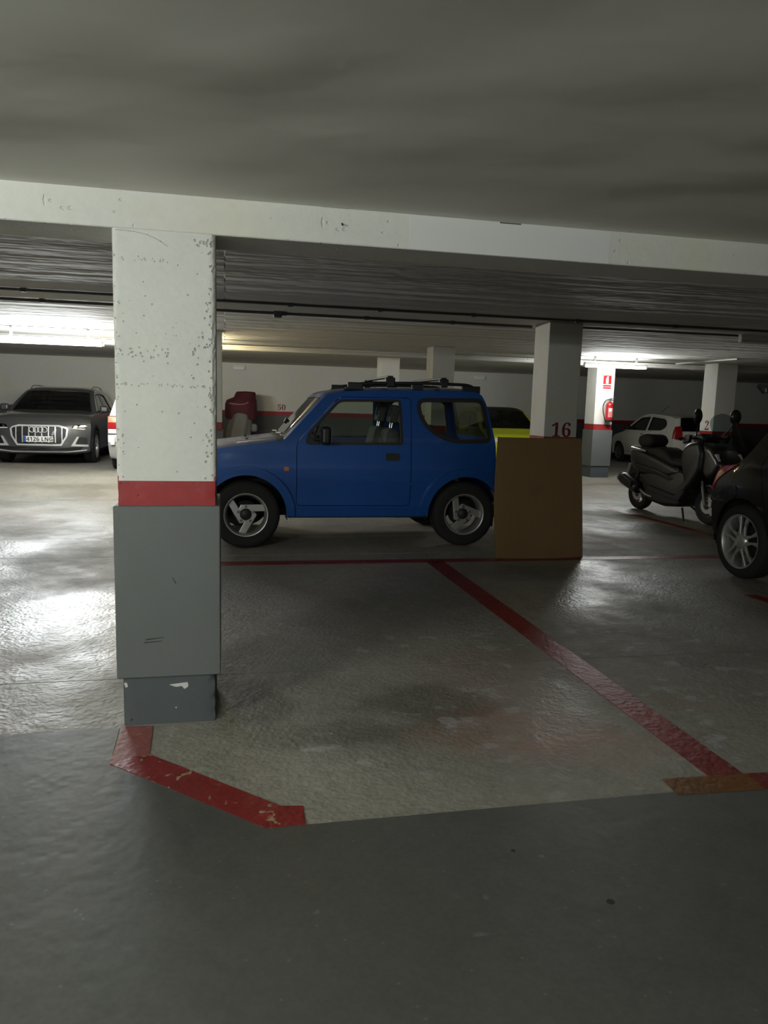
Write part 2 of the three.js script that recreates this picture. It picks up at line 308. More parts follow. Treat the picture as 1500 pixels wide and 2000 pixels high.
{ // painted lines
  const line = (pts, m, label, y = 0.002) => { const o = structure('floor_line', [0, 0, 0], label); part('paint', floorSlab(pts, 0, y), m, o); return o; };
  const a = line([[-0.286, -2.968], [0.192, -2.505], [0.272, -2.494], [0.268, -2.372], [0.134, -2.37], [-0.405, -2.885], [-0.45, -2.925], [-0.36, -2.975]], M.redline, 'red painted line angled from the near pillar foot across the driveway edge', 0.0042);
  part('faded_paint', floorSlab([[-0.444, -3.275], [-0.314, -3.262], [-0.304, -2.99], [-0.286, -2.968], [-0.36, -2.975], [-0.45, -2.925]], 0, 0.004), M.pinkline, a, 'faded pink end beside the pillar');
  const b = line([[1.843, -6.6], [2.015, -6.6], [2.052, -2.452], [1.895, -2.458]], M.redlineOld, 'long dark red line running between two parking bays');
  part('end_bar', floorSlab([[1.693, -2.466], [2.06, -2.452], [2.05, -2.33], [1.682, -2.347]], 0, 0.0046), M.orangeline, b, 'orange worn end bar');
  part('end_bar', floorSlab([[2.06, -2.452], [2.6, -2.43], [2.6, -2.315], [2.05, -2.33]], 0, 0.0045), M.redlineOld, b);
  line([[-0.3, -6.74], [4.95, -6.68], [4.95, -6.55], [-0.3, -6.575]], M.redlineOld, 'dark red line in front of the blue off-roader');
  line([[5.62, -10.4], [5.74, -10.4], [5.86, -7.2], [5.74, -7.2]], M.redlineOld, 'faded red line beside the black scooter');
  line([[4.1, -5.12], [4.22, -5.12], [4.7, -2.6], [4.55, -2.6]], M.redlineOld, 'dark red line on the floor beside the black car');
}
{ // ceilings, first the low one over the driveway, then the one over the bays
  const wave = (g, amp, fx, fz, s) => { const p = g.attributes.position; for (let i = 0; i < p.count; i++) p.setY(i, p.getY(i) + amp * ss(PZ + 0.03, PZ + 0.6, p.getZ(i)) * (fbm(p.getX(i) * fx + 50, p.getZ(i) * fz + 50, 3, s) - 0.5)); g.computeVertexNormals(); return g; };
  const c = structure('ceiling');
  let g = new THREE.PlaneGeometry(XR - XL, ZF - PZ + 0.02, 220, 90); g.rotateX(PI / 2); g.translate((XL + XR) / 2, CEIL_F, (ZF + PZ - 0.02) / 2);
  const uv = g.attributes.uv, p = g.attributes.position; for (let i = 0; i < p.count; i++) uv.setXY(i, p.getX(i), -p.getZ(i));
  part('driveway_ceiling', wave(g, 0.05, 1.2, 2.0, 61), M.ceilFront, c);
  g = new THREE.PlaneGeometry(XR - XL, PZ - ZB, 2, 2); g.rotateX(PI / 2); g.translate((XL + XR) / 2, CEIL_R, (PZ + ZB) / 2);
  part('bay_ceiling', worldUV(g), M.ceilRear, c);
  part('slab', box(XL - 0.2, XR + 0.2, CEIL_R + 0.06, CEIL_R + 0.3, ZB - 0.2, ZF + 0.2), M.ceilRear, c);
}
{ // the first beam, chipped and repainted in places
  const b = structure('beam', [0, 0, 0], 'white painted concrete beam across the top of the near pillar');
  part('concrete', box(XL, XR, 2.115, CEIL_R, PZ - 0.31, PZ, 0.008), M.white, b);
  part('repainted_patch', box(0.79, 1.74, 2.117, 2.258, PZ, PZ + 0.0015), std({ color: rgb(0.7, 0.71, 0.7), roughness: 0.6 }), b, 'freshly painted white patch');
  for (const [x, y, w] of [[-0.4, 2.275, 0.25], [-0.05, 2.27, 0.2], [0.4, 2.268, 0.12], [1.2, 2.262, 0.1]]) part('crack', box(x, x + w, y - 0.006, y - 0.002, PZ, PZ + 0.003), M.scuff, b);
  part('hook', rod([0.49, 2.2, PZ], [0.49, 2.192, PZ + 0.02], 0.004), M.black, b);
  const c = structure('beam', [0, 0, 0], 'low concrete beam behind the lit lamps');
  part('concrete', box(XL, XR, 2.41, CEIL_R, -14.95, -14.6, 0.01), M.ceilRear, c);
}
{ // walls
  const w = structure('wall_back');
  part('plaster', box(XL - 0.2, XR + 0.2, -0.2, CEIL_R + 0.3, ZB - 0.25, ZB), M.wallwhite, w);
  part('red_band', box(XL, XR, 1.08, 1.205, ZB, ZB + 0.003), M.redwall, w);
  part('grey_dado', box(XL, XR, 0, 1.08, ZB, ZB + 0.003), M.dado, w);
  const t = lettering('50', 0.155, 0.002); t.translate(1.578, 1.248, ZB + 0.001); part('stencil_number', t, M.stencil, w, 'red stencilled number 50');
  const l = structure('wall_left'); part('plaster', box(XL - 0.25, XL, -0.2, CEIL_R + 0.3, ZB - 0.2, ZF + 0.2), M.wallwhite, l);
  part('red_band', box(XL, XL + 0.003, 1.08, 1.205, ZB, ZF), M.redwall, l); part('grey_dado', box(XL, XL + 0.003, 0, 1.08, ZB, ZF), M.dado, l);
  const r = structure('wall_right'); part('plaster', box(XR, XR + 0.25, -0.2, CEIL_R + 0.3, ZB - 0.2, ZF + 0.2), M.wallwhite, r);
  part('red_band', box(XR - 0.003, XR, 1.08, 1.205, ZB, ZF), M.redwall, r); part('grey_dado', box(XR - 0.003, XR, 0, 1.08, ZB, ZF), M.dado, r);
  const f = structure('wall_front'); part('plaster', box(XL - 0.2, XR + 0.2, -0.2, CEIL_R + 0.3, ZF, ZF + 0.25), M.wallwhite, f);
  part('red_band', box(XL, XR, 1.08, 1.205, ZF - 0.003, ZF), M.redwall, f); part('grey_dado', box(XL, XR, 0, 1.08, ZF - 0.003, ZF), M.dado, f);
}
function roughShaft(x0, x1, y0, y1, z0, z1, amp, step = 0.03) { // a shaft with knocked, uneven corners
  let g = new THREE.BoxGeometry(x1 - x0, y1 - y0, z1 - z0, Math.ceil((x1 - x0) / step), Math.ceil((y1 - y0) / step), Math.ceil((z1 - z0) / step));
  g.translate((x0 + x1) / 2, (y0 + y1) / 2, (z0 + z1) / 2);
  const p = g.attributes.position, cx = (x0 + x1) / 2, cz = (z0 + z1) / 2;
  for (let i = 0; i < p.count; i++) {
    const x = p.getX(i), y = p.getY(i), z = p.getZ(i);
    const ex = Math.min(x - x0, x1 - x), ez = Math.min(z - z0, z1 - z), e = Math.max(ex, ez);
    const k = e < step * 0.6 ? amp * (0.35 + 1.5 * Math.max(0, fbm(y * 45 + (x > cx ? 9 : 0), z > cz ? 3 : 7, 3, 91) - 0.42)) : amp * 0.25 * (fbm((x + z) * 6, y * 6, 3, 97) - 0.5);
    p.setXYZ(i, x + (x > cx ? -1 : 1) * (ex <= ez || e < step * 0.6 ? k : 0), y, z + (z > cz ? -1 : 1) * (ez <= ex || e < step * 0.6 ? k : 0));
  }
  g.computeVertexNormals(); return worldUV(creased(g, 0.9));
}
function pillar(label, x0, x1, zFront, depth, top, o = {}) {
  const s = structure('pillar', [0, 0, 0], label), z0 = zFront - depth, st = o.stripe ?? 1.112, sb = o.band ?? 0.982, gb = o.guardBottom ?? 0.225;
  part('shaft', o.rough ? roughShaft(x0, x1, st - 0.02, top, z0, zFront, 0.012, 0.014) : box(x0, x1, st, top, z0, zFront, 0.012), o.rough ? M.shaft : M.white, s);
  part('red_band', o.rough ? roughShaft(x0 + 0.001, x1 - 0.001, sb - 0.02, st, z0 + 0.001, zFront - 0.001, 0.006) : box(x0, x1, sb, st, z0, zFront, 0.01), M.red, s);
  part('plinth', o.rough ? roughShaft(x0 + 0.004, x1 - 0.004, 0, sb - 0.02, z0 + 0.004, zFront - 0.004, 0.01) : box(x0 + 0.004, x1 - 0.004, 0, sb, z0 + 0.004, zFront - 0.004, 0.01), M.plinth, s);
  if (o.guard !== false) part('impact_guard', box(x0 - 0.017, x1 + 0.017, gb, sb + 0.004, z0 - 0.017, zFront + 0.017, 0.006), M.guard, s, 'grey wrap-around impact guard');
  return s;
}
{
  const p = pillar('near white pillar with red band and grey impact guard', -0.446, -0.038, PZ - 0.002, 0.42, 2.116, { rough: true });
  const z = PZ + 0.0145;
  part('scuff_mark', slab(rounded([[-0.345, 0.395], [-0.262, 0.405], [-0.262, 0.408], [-0.335, 0.402]], 0.002), 0.002).translate(0, 0, z), M.scuff, p);
  part('scuff_mark', slab(rounded([[-0.35, 0.383], [-0.27, 0.388], [-0.27, 0.391], [-0.345, 0.388]], 0.002), 0.002).translate(0, 0, z), M.scuff, p);
  part('scuff_mark', slab(rounded([[-0.222, 0.672], [-0.207, 0.648], [-0.212, 0.646], [-0.228, 0.678]], 0.002), 0.002).translate(0, 0, z), M.scuff, p);
  part('paint_chip', slab(rounded([[-0.245, 0.182], [-0.165, 0.19], [-0.162, 0.17], [-0.18, 0.158], [-0.19, 0.174], [-0.215, 0.17]], 0.006), 0.003).translate(0, 0, PZ - 0.004), M.chip, p, 'white chip in the grey paint');
  part('paint_chip', slab(rounded([[-0.436, 0.2], [-0.424, 0.2], [-0.42, 0.18], [-0.43, 0.178]], 0.004), 0.003).translate(0, 0, PZ - 0.005), M.chip, p);
  part('paint_chip', slab(rounded([[-0.222, 0.075], [-0.213, 0.077], [-0.214, 0.068]], 0.003), 0.003).translate(0, 0, PZ - 0.005), M.chip, p);
}
{
  const p = pillar('grey white pillar stencilled 16 behind the cardboard sheet', 3.895, 4.335, -8.7, 0.45, CEIL_R);
  const t = lettering('16', 0.178, 0.002); t.translate(4.125, 1.118, -8.7); part('stencil_number', t, M.stencil, p, 'red stencilled number 16');
}
pillar('white pillar carrying the fire extinguisher', 7.92, 8.355, -15.1, 0.45, CEIL_R, { stripe: 1.17, band: 1.045, guardBottom: 0.255 });
pillar('white pillar directly behind the blue off-roader roof, nearer of two', 3.62, 4.03, -13.0, 0.42, CEIL_R);
pillar('white pillar behind the blue off-roader roof, farther of two', 3.3, 3.72, -16.0, 0.42, CEIL_R);
{
  const p = pillar('white pillar behind the black scooter', 10.08, 10.56, -14.0, 0.45, CEIL_R, { stripe: 1.1, band: 0.97 });
  const t = lettering('2', 0.2, 0.002); t.rotateY(-PI / 2); t.translate(10.08, 1.125, -14.2); part('stencil_number', t, M.stencil, p, 'red stencilled number 2');
}
pillar('white pillar half hidden behind the near pillar', -0.46, -0.042, -12.0, 0.42, CEIL_R);

// ---------------------------------------------------------------- lamps, conduits and wall fittings
function lamp(label, L, lit = true) {
  const len = L.x1 - L.x0, o = thing('fluorescent_lamp', label, 'lamp', [(L.x0 + L.x1) / 2, L.y, L.z]);
  part('housing', box(-len / 2, len / 2, 0.028, 0.075, -0.035, 0.035, 0.008), M.lampHousing, o);
  for (const q of [-1, 1]) part('mounting_bracket', box(q * (len / 2 - 0.22) - 0.02, q * (len / 2 - 0.22) + 0.02, 0.07, L.hang ?? 0.14, -0.015, 0.015), M.lampHousing, o);
  part('end_cap', box(-len / 2 - 0.012, -len / 2 + 0.02, -0.025, 0.075, -0.03, 0.03, 0.006), M.lampHousing, o);
  part('end_cap', box(len / 2 - 0.02, len / 2 + 0.012, -0.025, 0.075, -0.03, 0.03, 0.006), M.lampHousing, o);
  const g = new THREE.CylinderGeometry(0.026, 0.026, len - 0.04, 14); g.rotateZ(PI / 2);
  part('tube', g, lit ? std({ color: 0xffffff, emissive: rgb(...L.color), emissiveIntensity: 14, roughness: 0.4 }) : M.conduitWhite, o, lit ? 'glowing tube' : 'unlit white tube');
  if (lit) for (const s of [-1, 1]) {
    const r = new THREE.RectAreaLight(rgb(...L.color), L.power, len - 0.06, 0.05);
    r.position.set(0, -0.005, 0.034 * s); r.castShadow = true; o.add(r);
    r.lookAt(new THREE.Vector3(o.position.x, L.y - 0.005 - (L.tilt ?? 0.05), L.z + s));
  }
  return o;
}
lamp('lit fluorescent lamp under the low driveway ceiling facing the near pillar', LAMPS.aisle);
lamp('added unseen fill lamp under the low driveway ceiling behind the viewer', LAMPS.addedFill);
lamp('brightly lit fluorescent lamp above the grey SUV', LAMPS.left);
lamp('warm lit fluorescent lamp half hidden behind the near pillar', LAMPS.warm);
lamp('lit fluorescent lamp in front of the fire extinguisher pillar', LAMPS.right);
lamp('unlit white fluorescent lamp near the conduits at the picture edge', { x0: 6.75, x1: 8.25, y: 2.44, z: -8.95, hang: 0.08 }, false);
{
  const trunk = thing('lighting_trunking', 'thin white trunking linking the far lamps', 'trunking');
  for (let i = 0; i < 9; i++) { const x0 = -6 + i * 2.0; part('rail', box(x0 + 0.006, x0 + 1.994, 2.46, 2.485, -14.45, -14.41, 0.004), M.conduitWhite, trunk); }
  const pipe = (label, pts, r, m, clips) => {
    const o = thing('ceiling_conduit', label, 'conduit'); part('pipe', tube(pts, r, 8, 40), m, o);
    for (const [x, y, z] of clips) part('clip', box(x - 0.03, x + 0.03, y - r * 1.6, CEIL_R, z - r * 1.7, z + r * 1.7, 0.004), m, o);
  };
  const xs = (z) => [-5, -2, 0.7, 1.7, 2.8, 4.1, 5.4, 7, 9].map((x) => [x, 2.505, z]);
  pipe('dark ceiling conduit passing in front of the pillar stencilled 16', [[XL + 0.05, 2.503, -8.4], [0, 2.505, -8.38], [4, 2.505, -8.4], [XR - 0.05, 2.505, -8.32]], 0.014, M.conduit, xs(-8.39));
  pipe('dark ceiling conduit ending at the pillar stencilled 16', [[XL + 0.05, 2.5, -9.2], [0, 2.5, -9.2], [3.87, 2.5, -9.2]], 0.017, M.conduit, xs(-9.2).filter((p) => p[0] < 3.8));
  pipe('ceiling conduit feeding the unlit lamp', [[4.4, 2.5, -9.0], [6.7, 2.5, -8.95]], 0.014, M.conduit, []);
  pipe('white ceiling conduit running to the pillar behind the scooter', [[9.42, 2.505, -14.5], [9.44, 2.505, -13.6], [9.47, 2.505, -12.6]], 0.016, M.conduitWhite, []);
  const jb = thing('junction_box', 'small grey junction box on the ceiling conduit', 'junction box', [0.62, 2.49, -9.2]);
  part('body', box(-0.05, 0.05, -0.035, 0.03, -0.05, 0.05, 0.008), M.conduit, jb); part('lid', box(-0.044, 0.044, -0.041, -0.034, -0.044, 0.044, 0.003), M.conduit, jb);
  for (const [x, y, lab] of [[0.39, 2.4, 'small emergency light on the back wall above the covered motorbike'], [7.45, 2.37, 'small emergency light on the back wall above the yellow car']]) {
    const e = thing('emergency_light', lab, 'emergency light', [x, y, ZB]);
    part('housing', box(-0.17, 0.17, -0.06, 0.05, 0, 0.06, 0.015), M.lampHousing, e); part('diffuser', box(-0.15, 0.15, -0.075, 0.02, 0.02, 0.085, 0.02), M.lensWhite, e);
  }
  const cc = thing('wall_floodlight', 'dark floodlight on a bracket high on the back wall', 'floodlight', [17.05, 2.4, ZB]);
  part('bracket', box(-0.16, 0.3, 0.0, 0.09, 0, 0.1, 0.01), M.silver, cc); part('arm', rod([-0.12, 0.02, 0.06], [-0.06, -0.2, 0.3], 0.03), M.conduit, cc); part('head', box(-0.02, 0.34, -0.2, -0.02, 0.12, 0.36, 0.03), M.silver, cc);
}
{ // fire point on the pillar
  const s = thing('fire_extinguisher_sign', 'red fire extinguisher sign with white pictogram high on the pillar', 'sign', [8.172, 1.95, -15.098]);
  const signRed = std({ color: rgb(0.5, 0.012, 0.015), roughness: 0.45 }), signWhite = std({ color: rgb(0.75, 0.73, 0.72), roughness: 0.5 });
  part('panel', box(-0.1, 0.1, -0.005, 0.29, 0, 0.003), signWhite, s);
  part('red_field', box(-0.095, 0.095, 0.1, 0.285, 0.003, 0.0045), signRed, s); part('red_field', box(-0.095, 0.095, 0.0, 0.034, 0.003, 0.0045), signRed, s); part('red_field', box(-0.095, 0.095, 0.046, 0.08, 0.003, 0.0045), signRed, s);
  part('pictogram', slab(rounded([[-0.035, 0.11], [0.03, 0.11], [0.03, 0.2], [0.018, 0.235], [0.03, 0.25], [0.03, 0.27], [-0.01, 0.265], [-0.035, 0.22]], 0.012), 0.002).translate(0, 0, 0.0055), signWhite, s, 'white extinguisher pictogram');
  const e = thing('fire_extinguisher', 'red fire extinguisher hanging on the white pillar', 'fire extinguisher', [8.212, 1.235, -15.0]);
  const exRed = phy({ color: rgb(0.42, 0.008, 0.012), roughness: 0.3, clearcoat: 1 });
  part('cylinder', lathe([[0.001, 0.02], [0.078, 0.02], [0.08, 0.04], [0.08, 0.36], [0.07, 0.4], [0.035, 0.425], [0.025, 0.43], [0.025, 0.45], [0.001, 0.45]]), exRed, e);
  part('base_ring', lathe([[0.06, 0], [0.083, 0], [0.083, 0.045], [0.078, 0.046]]), M.black, e);
  part('valve', [rod([0, 0.44, 0], [0, 0.49, 0], 0.022), box(-0.02, 0.035, 0.475, 0.5, -0.02, 0.02, 0.005)], M.alloyDark, e);
  part('lever', [rod([0.0, 0.5, 0], [0.11, 0.52, 0], 0.008), rod([0.0, 0.48, 0], [0.1, 0.475, 0], 0.007)], M.alloyDark, e);
  part('hose', tube([[-0.02, 0.48, 0], [-0.1, 0.46, 0.02], [-0.155, 0.38, 0.03], [-0.165, 0.28, 0.03], [-0.14, 0.15, 0.03], [-0.1, 0.04, 0.03]], 0.011, 8, 30), M.black, e);
  part('label', (() => { const g = new THREE.CylinderGeometry(0.0808, 0.0808, 0.2, 24, 1, true, -0.75, 1.5); g.translate(0, 0.2, 0); return g; })(), std({ color: rgb(0.55, 0.2, 0.19), roughness: 0.5 }), e, 'printed instruction label');
  part('label_band', (() => { const g = new THREE.CylinderGeometry(0.0812, 0.0812, 0.07, 24, 1, true, -0.55, 0.8); g.translate(0, 0.26, 0); return g; })(), std({ color: rgb(0.7, 0.66, 0.64), roughness: 0.5 }), e);
  part('wall_bracket', box(-0.03, 0.03, 0.3, 0.36, -0.1, -0.07, 0.004), M.black, e);
}
{ // the cardboard sheet, bowed
  const o = thing('cardboard_sheet', 'large bent brown cardboard sheet standing behind the blue off-roader', 'cardboard', [3.03, 0, -6.7]);
  const NU = 24, NV = 24, H = 1.172, pos = [], uv = [], idx = [];
  for (const f of [0, 1]) for (let j = 0; j <= NV; j++) for (let i = 0; i <= NU; i++) {
    const u = i / NU, v = j / NV, b = Math.sin(PI * Math.min(1, v * 1.02));
    const xl = -0.458 - 0.045 * b + 0.0 * v, xr = 0.46 - 0.045 * v - 0.022 * b;
    pos.push(xl + (xr - xl) * u, v * H, 0.05 * (1 - (2 * u - 1) ** 2) + 0.05 * b - 0.1 * v - f * 0.007); uv.push(u * 0.92, v * H);
  }
  const at = (f, i, j) => f * (NU + 1) * (NV + 1) + j * (NU + 1) + i;
  const quad = (a, b, c, d) => idx.push(a, b, c, a, c, d);
  for (let j = 0; j < NV; j++) for (let i = 0; i < NU; i++) { quad(at(0, i, j), at(0, i + 1, j), at(0, i + 1, j + 1), at(0, i, j + 1)); quad(at(1, i + 1, j), at(1, i, j), at(1, i, j + 1), at(1, i + 1, j + 1)); }
  for (let j = 0; j < NV; j++) { quad(at(1, 0, j), at(0, 0, j), at(0, 0, j + 1), at(1, 0, j + 1)); quad(at(0, NU, j), at(1, NU, j), at(1, NU, j + 1), at(0, NU, j + 1)); }
  for (let i = 0; i < NU; i++) { quad(at(0, i, NV), at(0, i + 1, NV), at(1, i + 1, NV), at(1, i, NV)); quad(at(1, i, 0), at(1, i + 1, 0), at(0, i + 1, 0), at(0, i, 0)); }
  let g = new THREE.BufferGeometry(); g.setAttribute('position', new THREE.Float32BufferAttribute(pos, 3)); g.setAttribute('uv', new THREE.Float32BufferAttribute(uv, 2)); g.setIndex(idx);
  g = creased(g, 0.8);
  const card = texture(512, 512, (u, v) => { const k = 0.93 + 0.1 * (fbm(u * 5, v * 5, 4, 901, 5) - 0.5) + 0.06 * Math.sin(u * 512 * 0.9) + 0.08 * (vnoise(u * 180, v * 30, 911, 30) - 0.5) - 0.1 * ss(0.09, 0.02, Math.hypot(u - 0.44, (v - 0.56) * 1.2)); return [0.22 * k, 0.138 * k, 0.057 * k]; }, true, [0.95, 1.18]);
  part('sheet', g, std({ map: card, roughness: 0.85 }), o);
}

// ================================================================ vehicles
// Car frame: x along the car with the front towards -x, y up, z across; the origin is on the floor midway between the axles.
function dense(pts, n) { const c = new THREE.CatmullRomCurve3(pts.map((p) => new THREE.Vector3(p[0], p[1], 0)), false, 'centripetal'); return c.getPoints(n * (pts.length - 1)).map((v) => [v.x, v.y]); }
class Car {
  constructor(root, P) {
    this.root = root; this.P = P; this.c = P.c ?? 0.035;
    this.pts = []; this.range = {};
    let last = null;
    for (const s of P.sil) {
      const raw = last ? [last, ...s.p] : s.p, d = s.n === undefined || s.n > 1 ? dense(raw, s.n ?? 5) : raw;
      const start = last ? this.pts.length - 1 : 0; if (last) d.shift(); this.pts.push(...d); this.range[s.name] = [start, this.pts.length - 1]; last = raw[raw.length - 1];
    }
    const N = this.pts.length;
    this.off = this.pts.map((p, i) => { const a = this.pts[Math.max(0, i - 1)], b = this.pts[Math.min(N - 1, i + 1)], dx = b[0] - a[0], dy = b[1] - a[1], L = Math.hypot(dx, dy) || 1; return [dy / L, -dx / L]; });
    this.xF = Math.min(...this.pts.map((p) => p[0])); this.xR = Math.max(...this.pts.map((p) => p[0]));
    this.tess = new TessellateModifier(0.1, 6);
  }
  bow(x, z) {
    const { P } = this, t = Math.min(1.1, Math.abs(z) / P.w) ** 2;
    if (x < P.xfs) { const f = Math.min(1.2, (P.xfs - x) / (P.xfs - this.xF)); return P.bowF * t * f * f; }
    if (x > P.xrs) { const f = Math.min(1.2, (x - P.xrs) / (this.xR - P.xrs)); return -P.bowR * t * f * f; }
    return 0;
  }
  bend(g) { const p = g.attributes.position; for (let i = 0; i < p.count; i++) p.setX(i, p.getX(i) + this.bow(p.getX(i), p.getZ(i))); return g; }
  strip(name, seg, m, o = {}) { // a skin across the car along one stretch of its outline
    const [i0, i1] = this.range[seg], s0 = o.s0 ?? -1, s1 = o.s1 ?? 1, ns = o.ns ?? 26, lift = o.lift ?? 0;
    const a = i0 + Math.round((o.t0 ?? 0) * (i1 - i0)), b = i0 + Math.round((o.t1 ?? 1) * (i1 - i0));
    const pos = [], idx = [], uv = []; let rows = 0;
    for (let i = a; i <= b; i++, rows++) for (let k = 0; k <= ns; k++) {
      const s = s0 + (s1 - s0) * k / ns, d = this.c * Math.abs(s) ** 6 - lift, p = this.pts[i], n = this.off[i], x = p[0] + n[0] * d, y = p[1] + n[1] * d;
      pos.push(x, y, s * this.P.W(x, y)); uv.push(k / ns, rows / 10);
    }
    for (let r = 0; r + 1 < rows; r++) for (let k = 0; k < ns; k++) { const q = r * (ns + 1) + k; idx.push(q, q + 1, q + ns + 1, q + 1, q + ns + 2, q + ns + 1); }
    let g = new THREE.BufferGeometry(); g.setAttribute('position', new THREE.Float32BufferAttribute(pos, 3)); g.setAttribute('uv', new THREE.Float32BufferAttribute(uv, 2)); g.setIndex(idx);
    this.bend(g); g.computeVertexNormals();
    return part(name, g, m, o.parent ?? this.root, o.label);
  }
  outline() { // side view outline, with the wheel arches cut in
    const { P } = this, o = this.pts.map((p, i) => [p[0] + this.off[i][0] * this.c, p[1] + this.off[i][1] * this.c]);
    const arch = (wx) => { const r = P.arch, a0 = Math.asin((P.sill - P.wy) / r), l = []; for (let k = 0; k <= 18; k++) { const a = a0 + (PI - 2 * a0) * k / 18; l.push([wx + r * Math.cos(a), P.wy + r * Math.sin(a)]); } return l; };
    const rear = o[o.length - 1], front = o[0];
    const bot = []; if (rear[0] > P.wr + P.arch + 0.05) bot.push([P.wr + P.arch + 0.04, P.sill]);
    bot.push(...arch(P.wr), ...arch(P.wf)); if (front[0] < P.wf - P.arch - 0.05) bot.push([P.wf - P.arch - 0.04, P.sill]);
    return [...o, ...bot];
  }
  panel(pts, holes = [], o = {}) { // a curved side panel of thickness t; side = 1 or -1
    const t = o.t ?? 0.03, side = o.side ?? 1, lift = o.lift ?? 0;
    let g = new THREE.ExtrudeGeometry(shapeOf(pts, holes), { depth: t, bevelEnabled: false });
    g = this.tess.modify(g.index ? g.toNonIndexed() : g);
    const p = g.attributes.position;
    const W = this.P.W, e = 0.02, outer = [];
    for (let i = 0; i < p.count; i += 3) if (p.getZ(i) > t * 0.999 && p.getZ(i + 1) > t * 0.999 && p.getZ(i + 2) > t * 0.999) for (let k = 0; k < 3; k++) { const x = p.getX(i + k), y = p.getY(i + k); outer.push([i + k, -(W(x + e, y) - W(x - e, y)) / (2 * e), -(W(x, y + e) - W(x, y - e)) / (2 * e)]); }
    for (let i = 0; i < p.count; i++) { const f = p.getZ(i) / t; p.setZ(i, side * (W(p.getX(i), p.getY(i)) - t * (1 - f) + lift)); }
    this.bend(g); g.deleteAttribute('normal'); g = creased(g, 0.5);
    if (!o.flat) for (const [i, nx, ny] of outer) { // the outer skin is shaded by its true curve, except on the swept ends
      const x = g.attributes.position.getX(i); if (x < this.P.xfs || x > this.P.xrs) continue;
      const L = Math.hypot(nx, ny, 1), s = g.attributes.normal.getZ(i) * side < 0 ? -1 : 1; g.attributes.normal.setXYZ(i, s * nx / L, s * ny / L, s * side / L);
    }
    return g;
  }
  side(name, pts, m, o = {}) { return part(name, this.panel(pts, o.holes, o), m, o.parent ?? this.root, o.label); }
  face(pts, holes, o) { // a flat outline in z, y laid on the nose (end = -1) or the tail (end = 1)
    const t = o.t ?? 0.02, e = o.end, [i0, i1] = [0, this.pts.length - 1];
    let g = new THREE.ExtrudeGeometry(shapeOf(pts, holes ?? []), { depth: t, bevelEnabled: false });
    g = new TessellateModifier(o.tess ?? 0.12, 3).modify(g.index ? g.toNonIndexed() : g);
    const p = g.attributes.position, mid = this.pts.length >> 1;
    const at = (y) => { // outline x at height y on that end, the outermost
      let best = e < 0 ? 1e9 : -1e9; const r = e < 0 ? [0, mid] : [mid, this.pts.length - 1];
      for (let i = r[0]; i < r[1]; i++) { const a = this.pts[i], b = this.pts[i + 1]; if ((a[1] - y) * (b[1] - y) <= 0 && a[1] !== b[1]) { const x = a[0] + (b[0] - a[0]) * (y - a[1]) / (b[1] - a[1]); best = e < 0 ? Math.min(best, x) : Math.max(best, x); } }
      return Math.abs(best) > 1e8 ? (e < 0 ? this.xF : this.xR) : best;
    };
    for (let i = 0; i < p.count; i++) {
      const z = p.getX(i), y = p.getY(i), d = p.getZ(i) + (o.lift ?? 0), x = at(y);
      const b = this.bow(x, z); p.setXYZ(i, x + b + e * d, y, z);
    }
    g.deleteAttribute('normal'); return creased(g, 0.6);
  }
  end(name, pts, m, o) { return part(name, this.face(pts, o.holes, o), m, o.parent ?? this.root, o.label); }
}
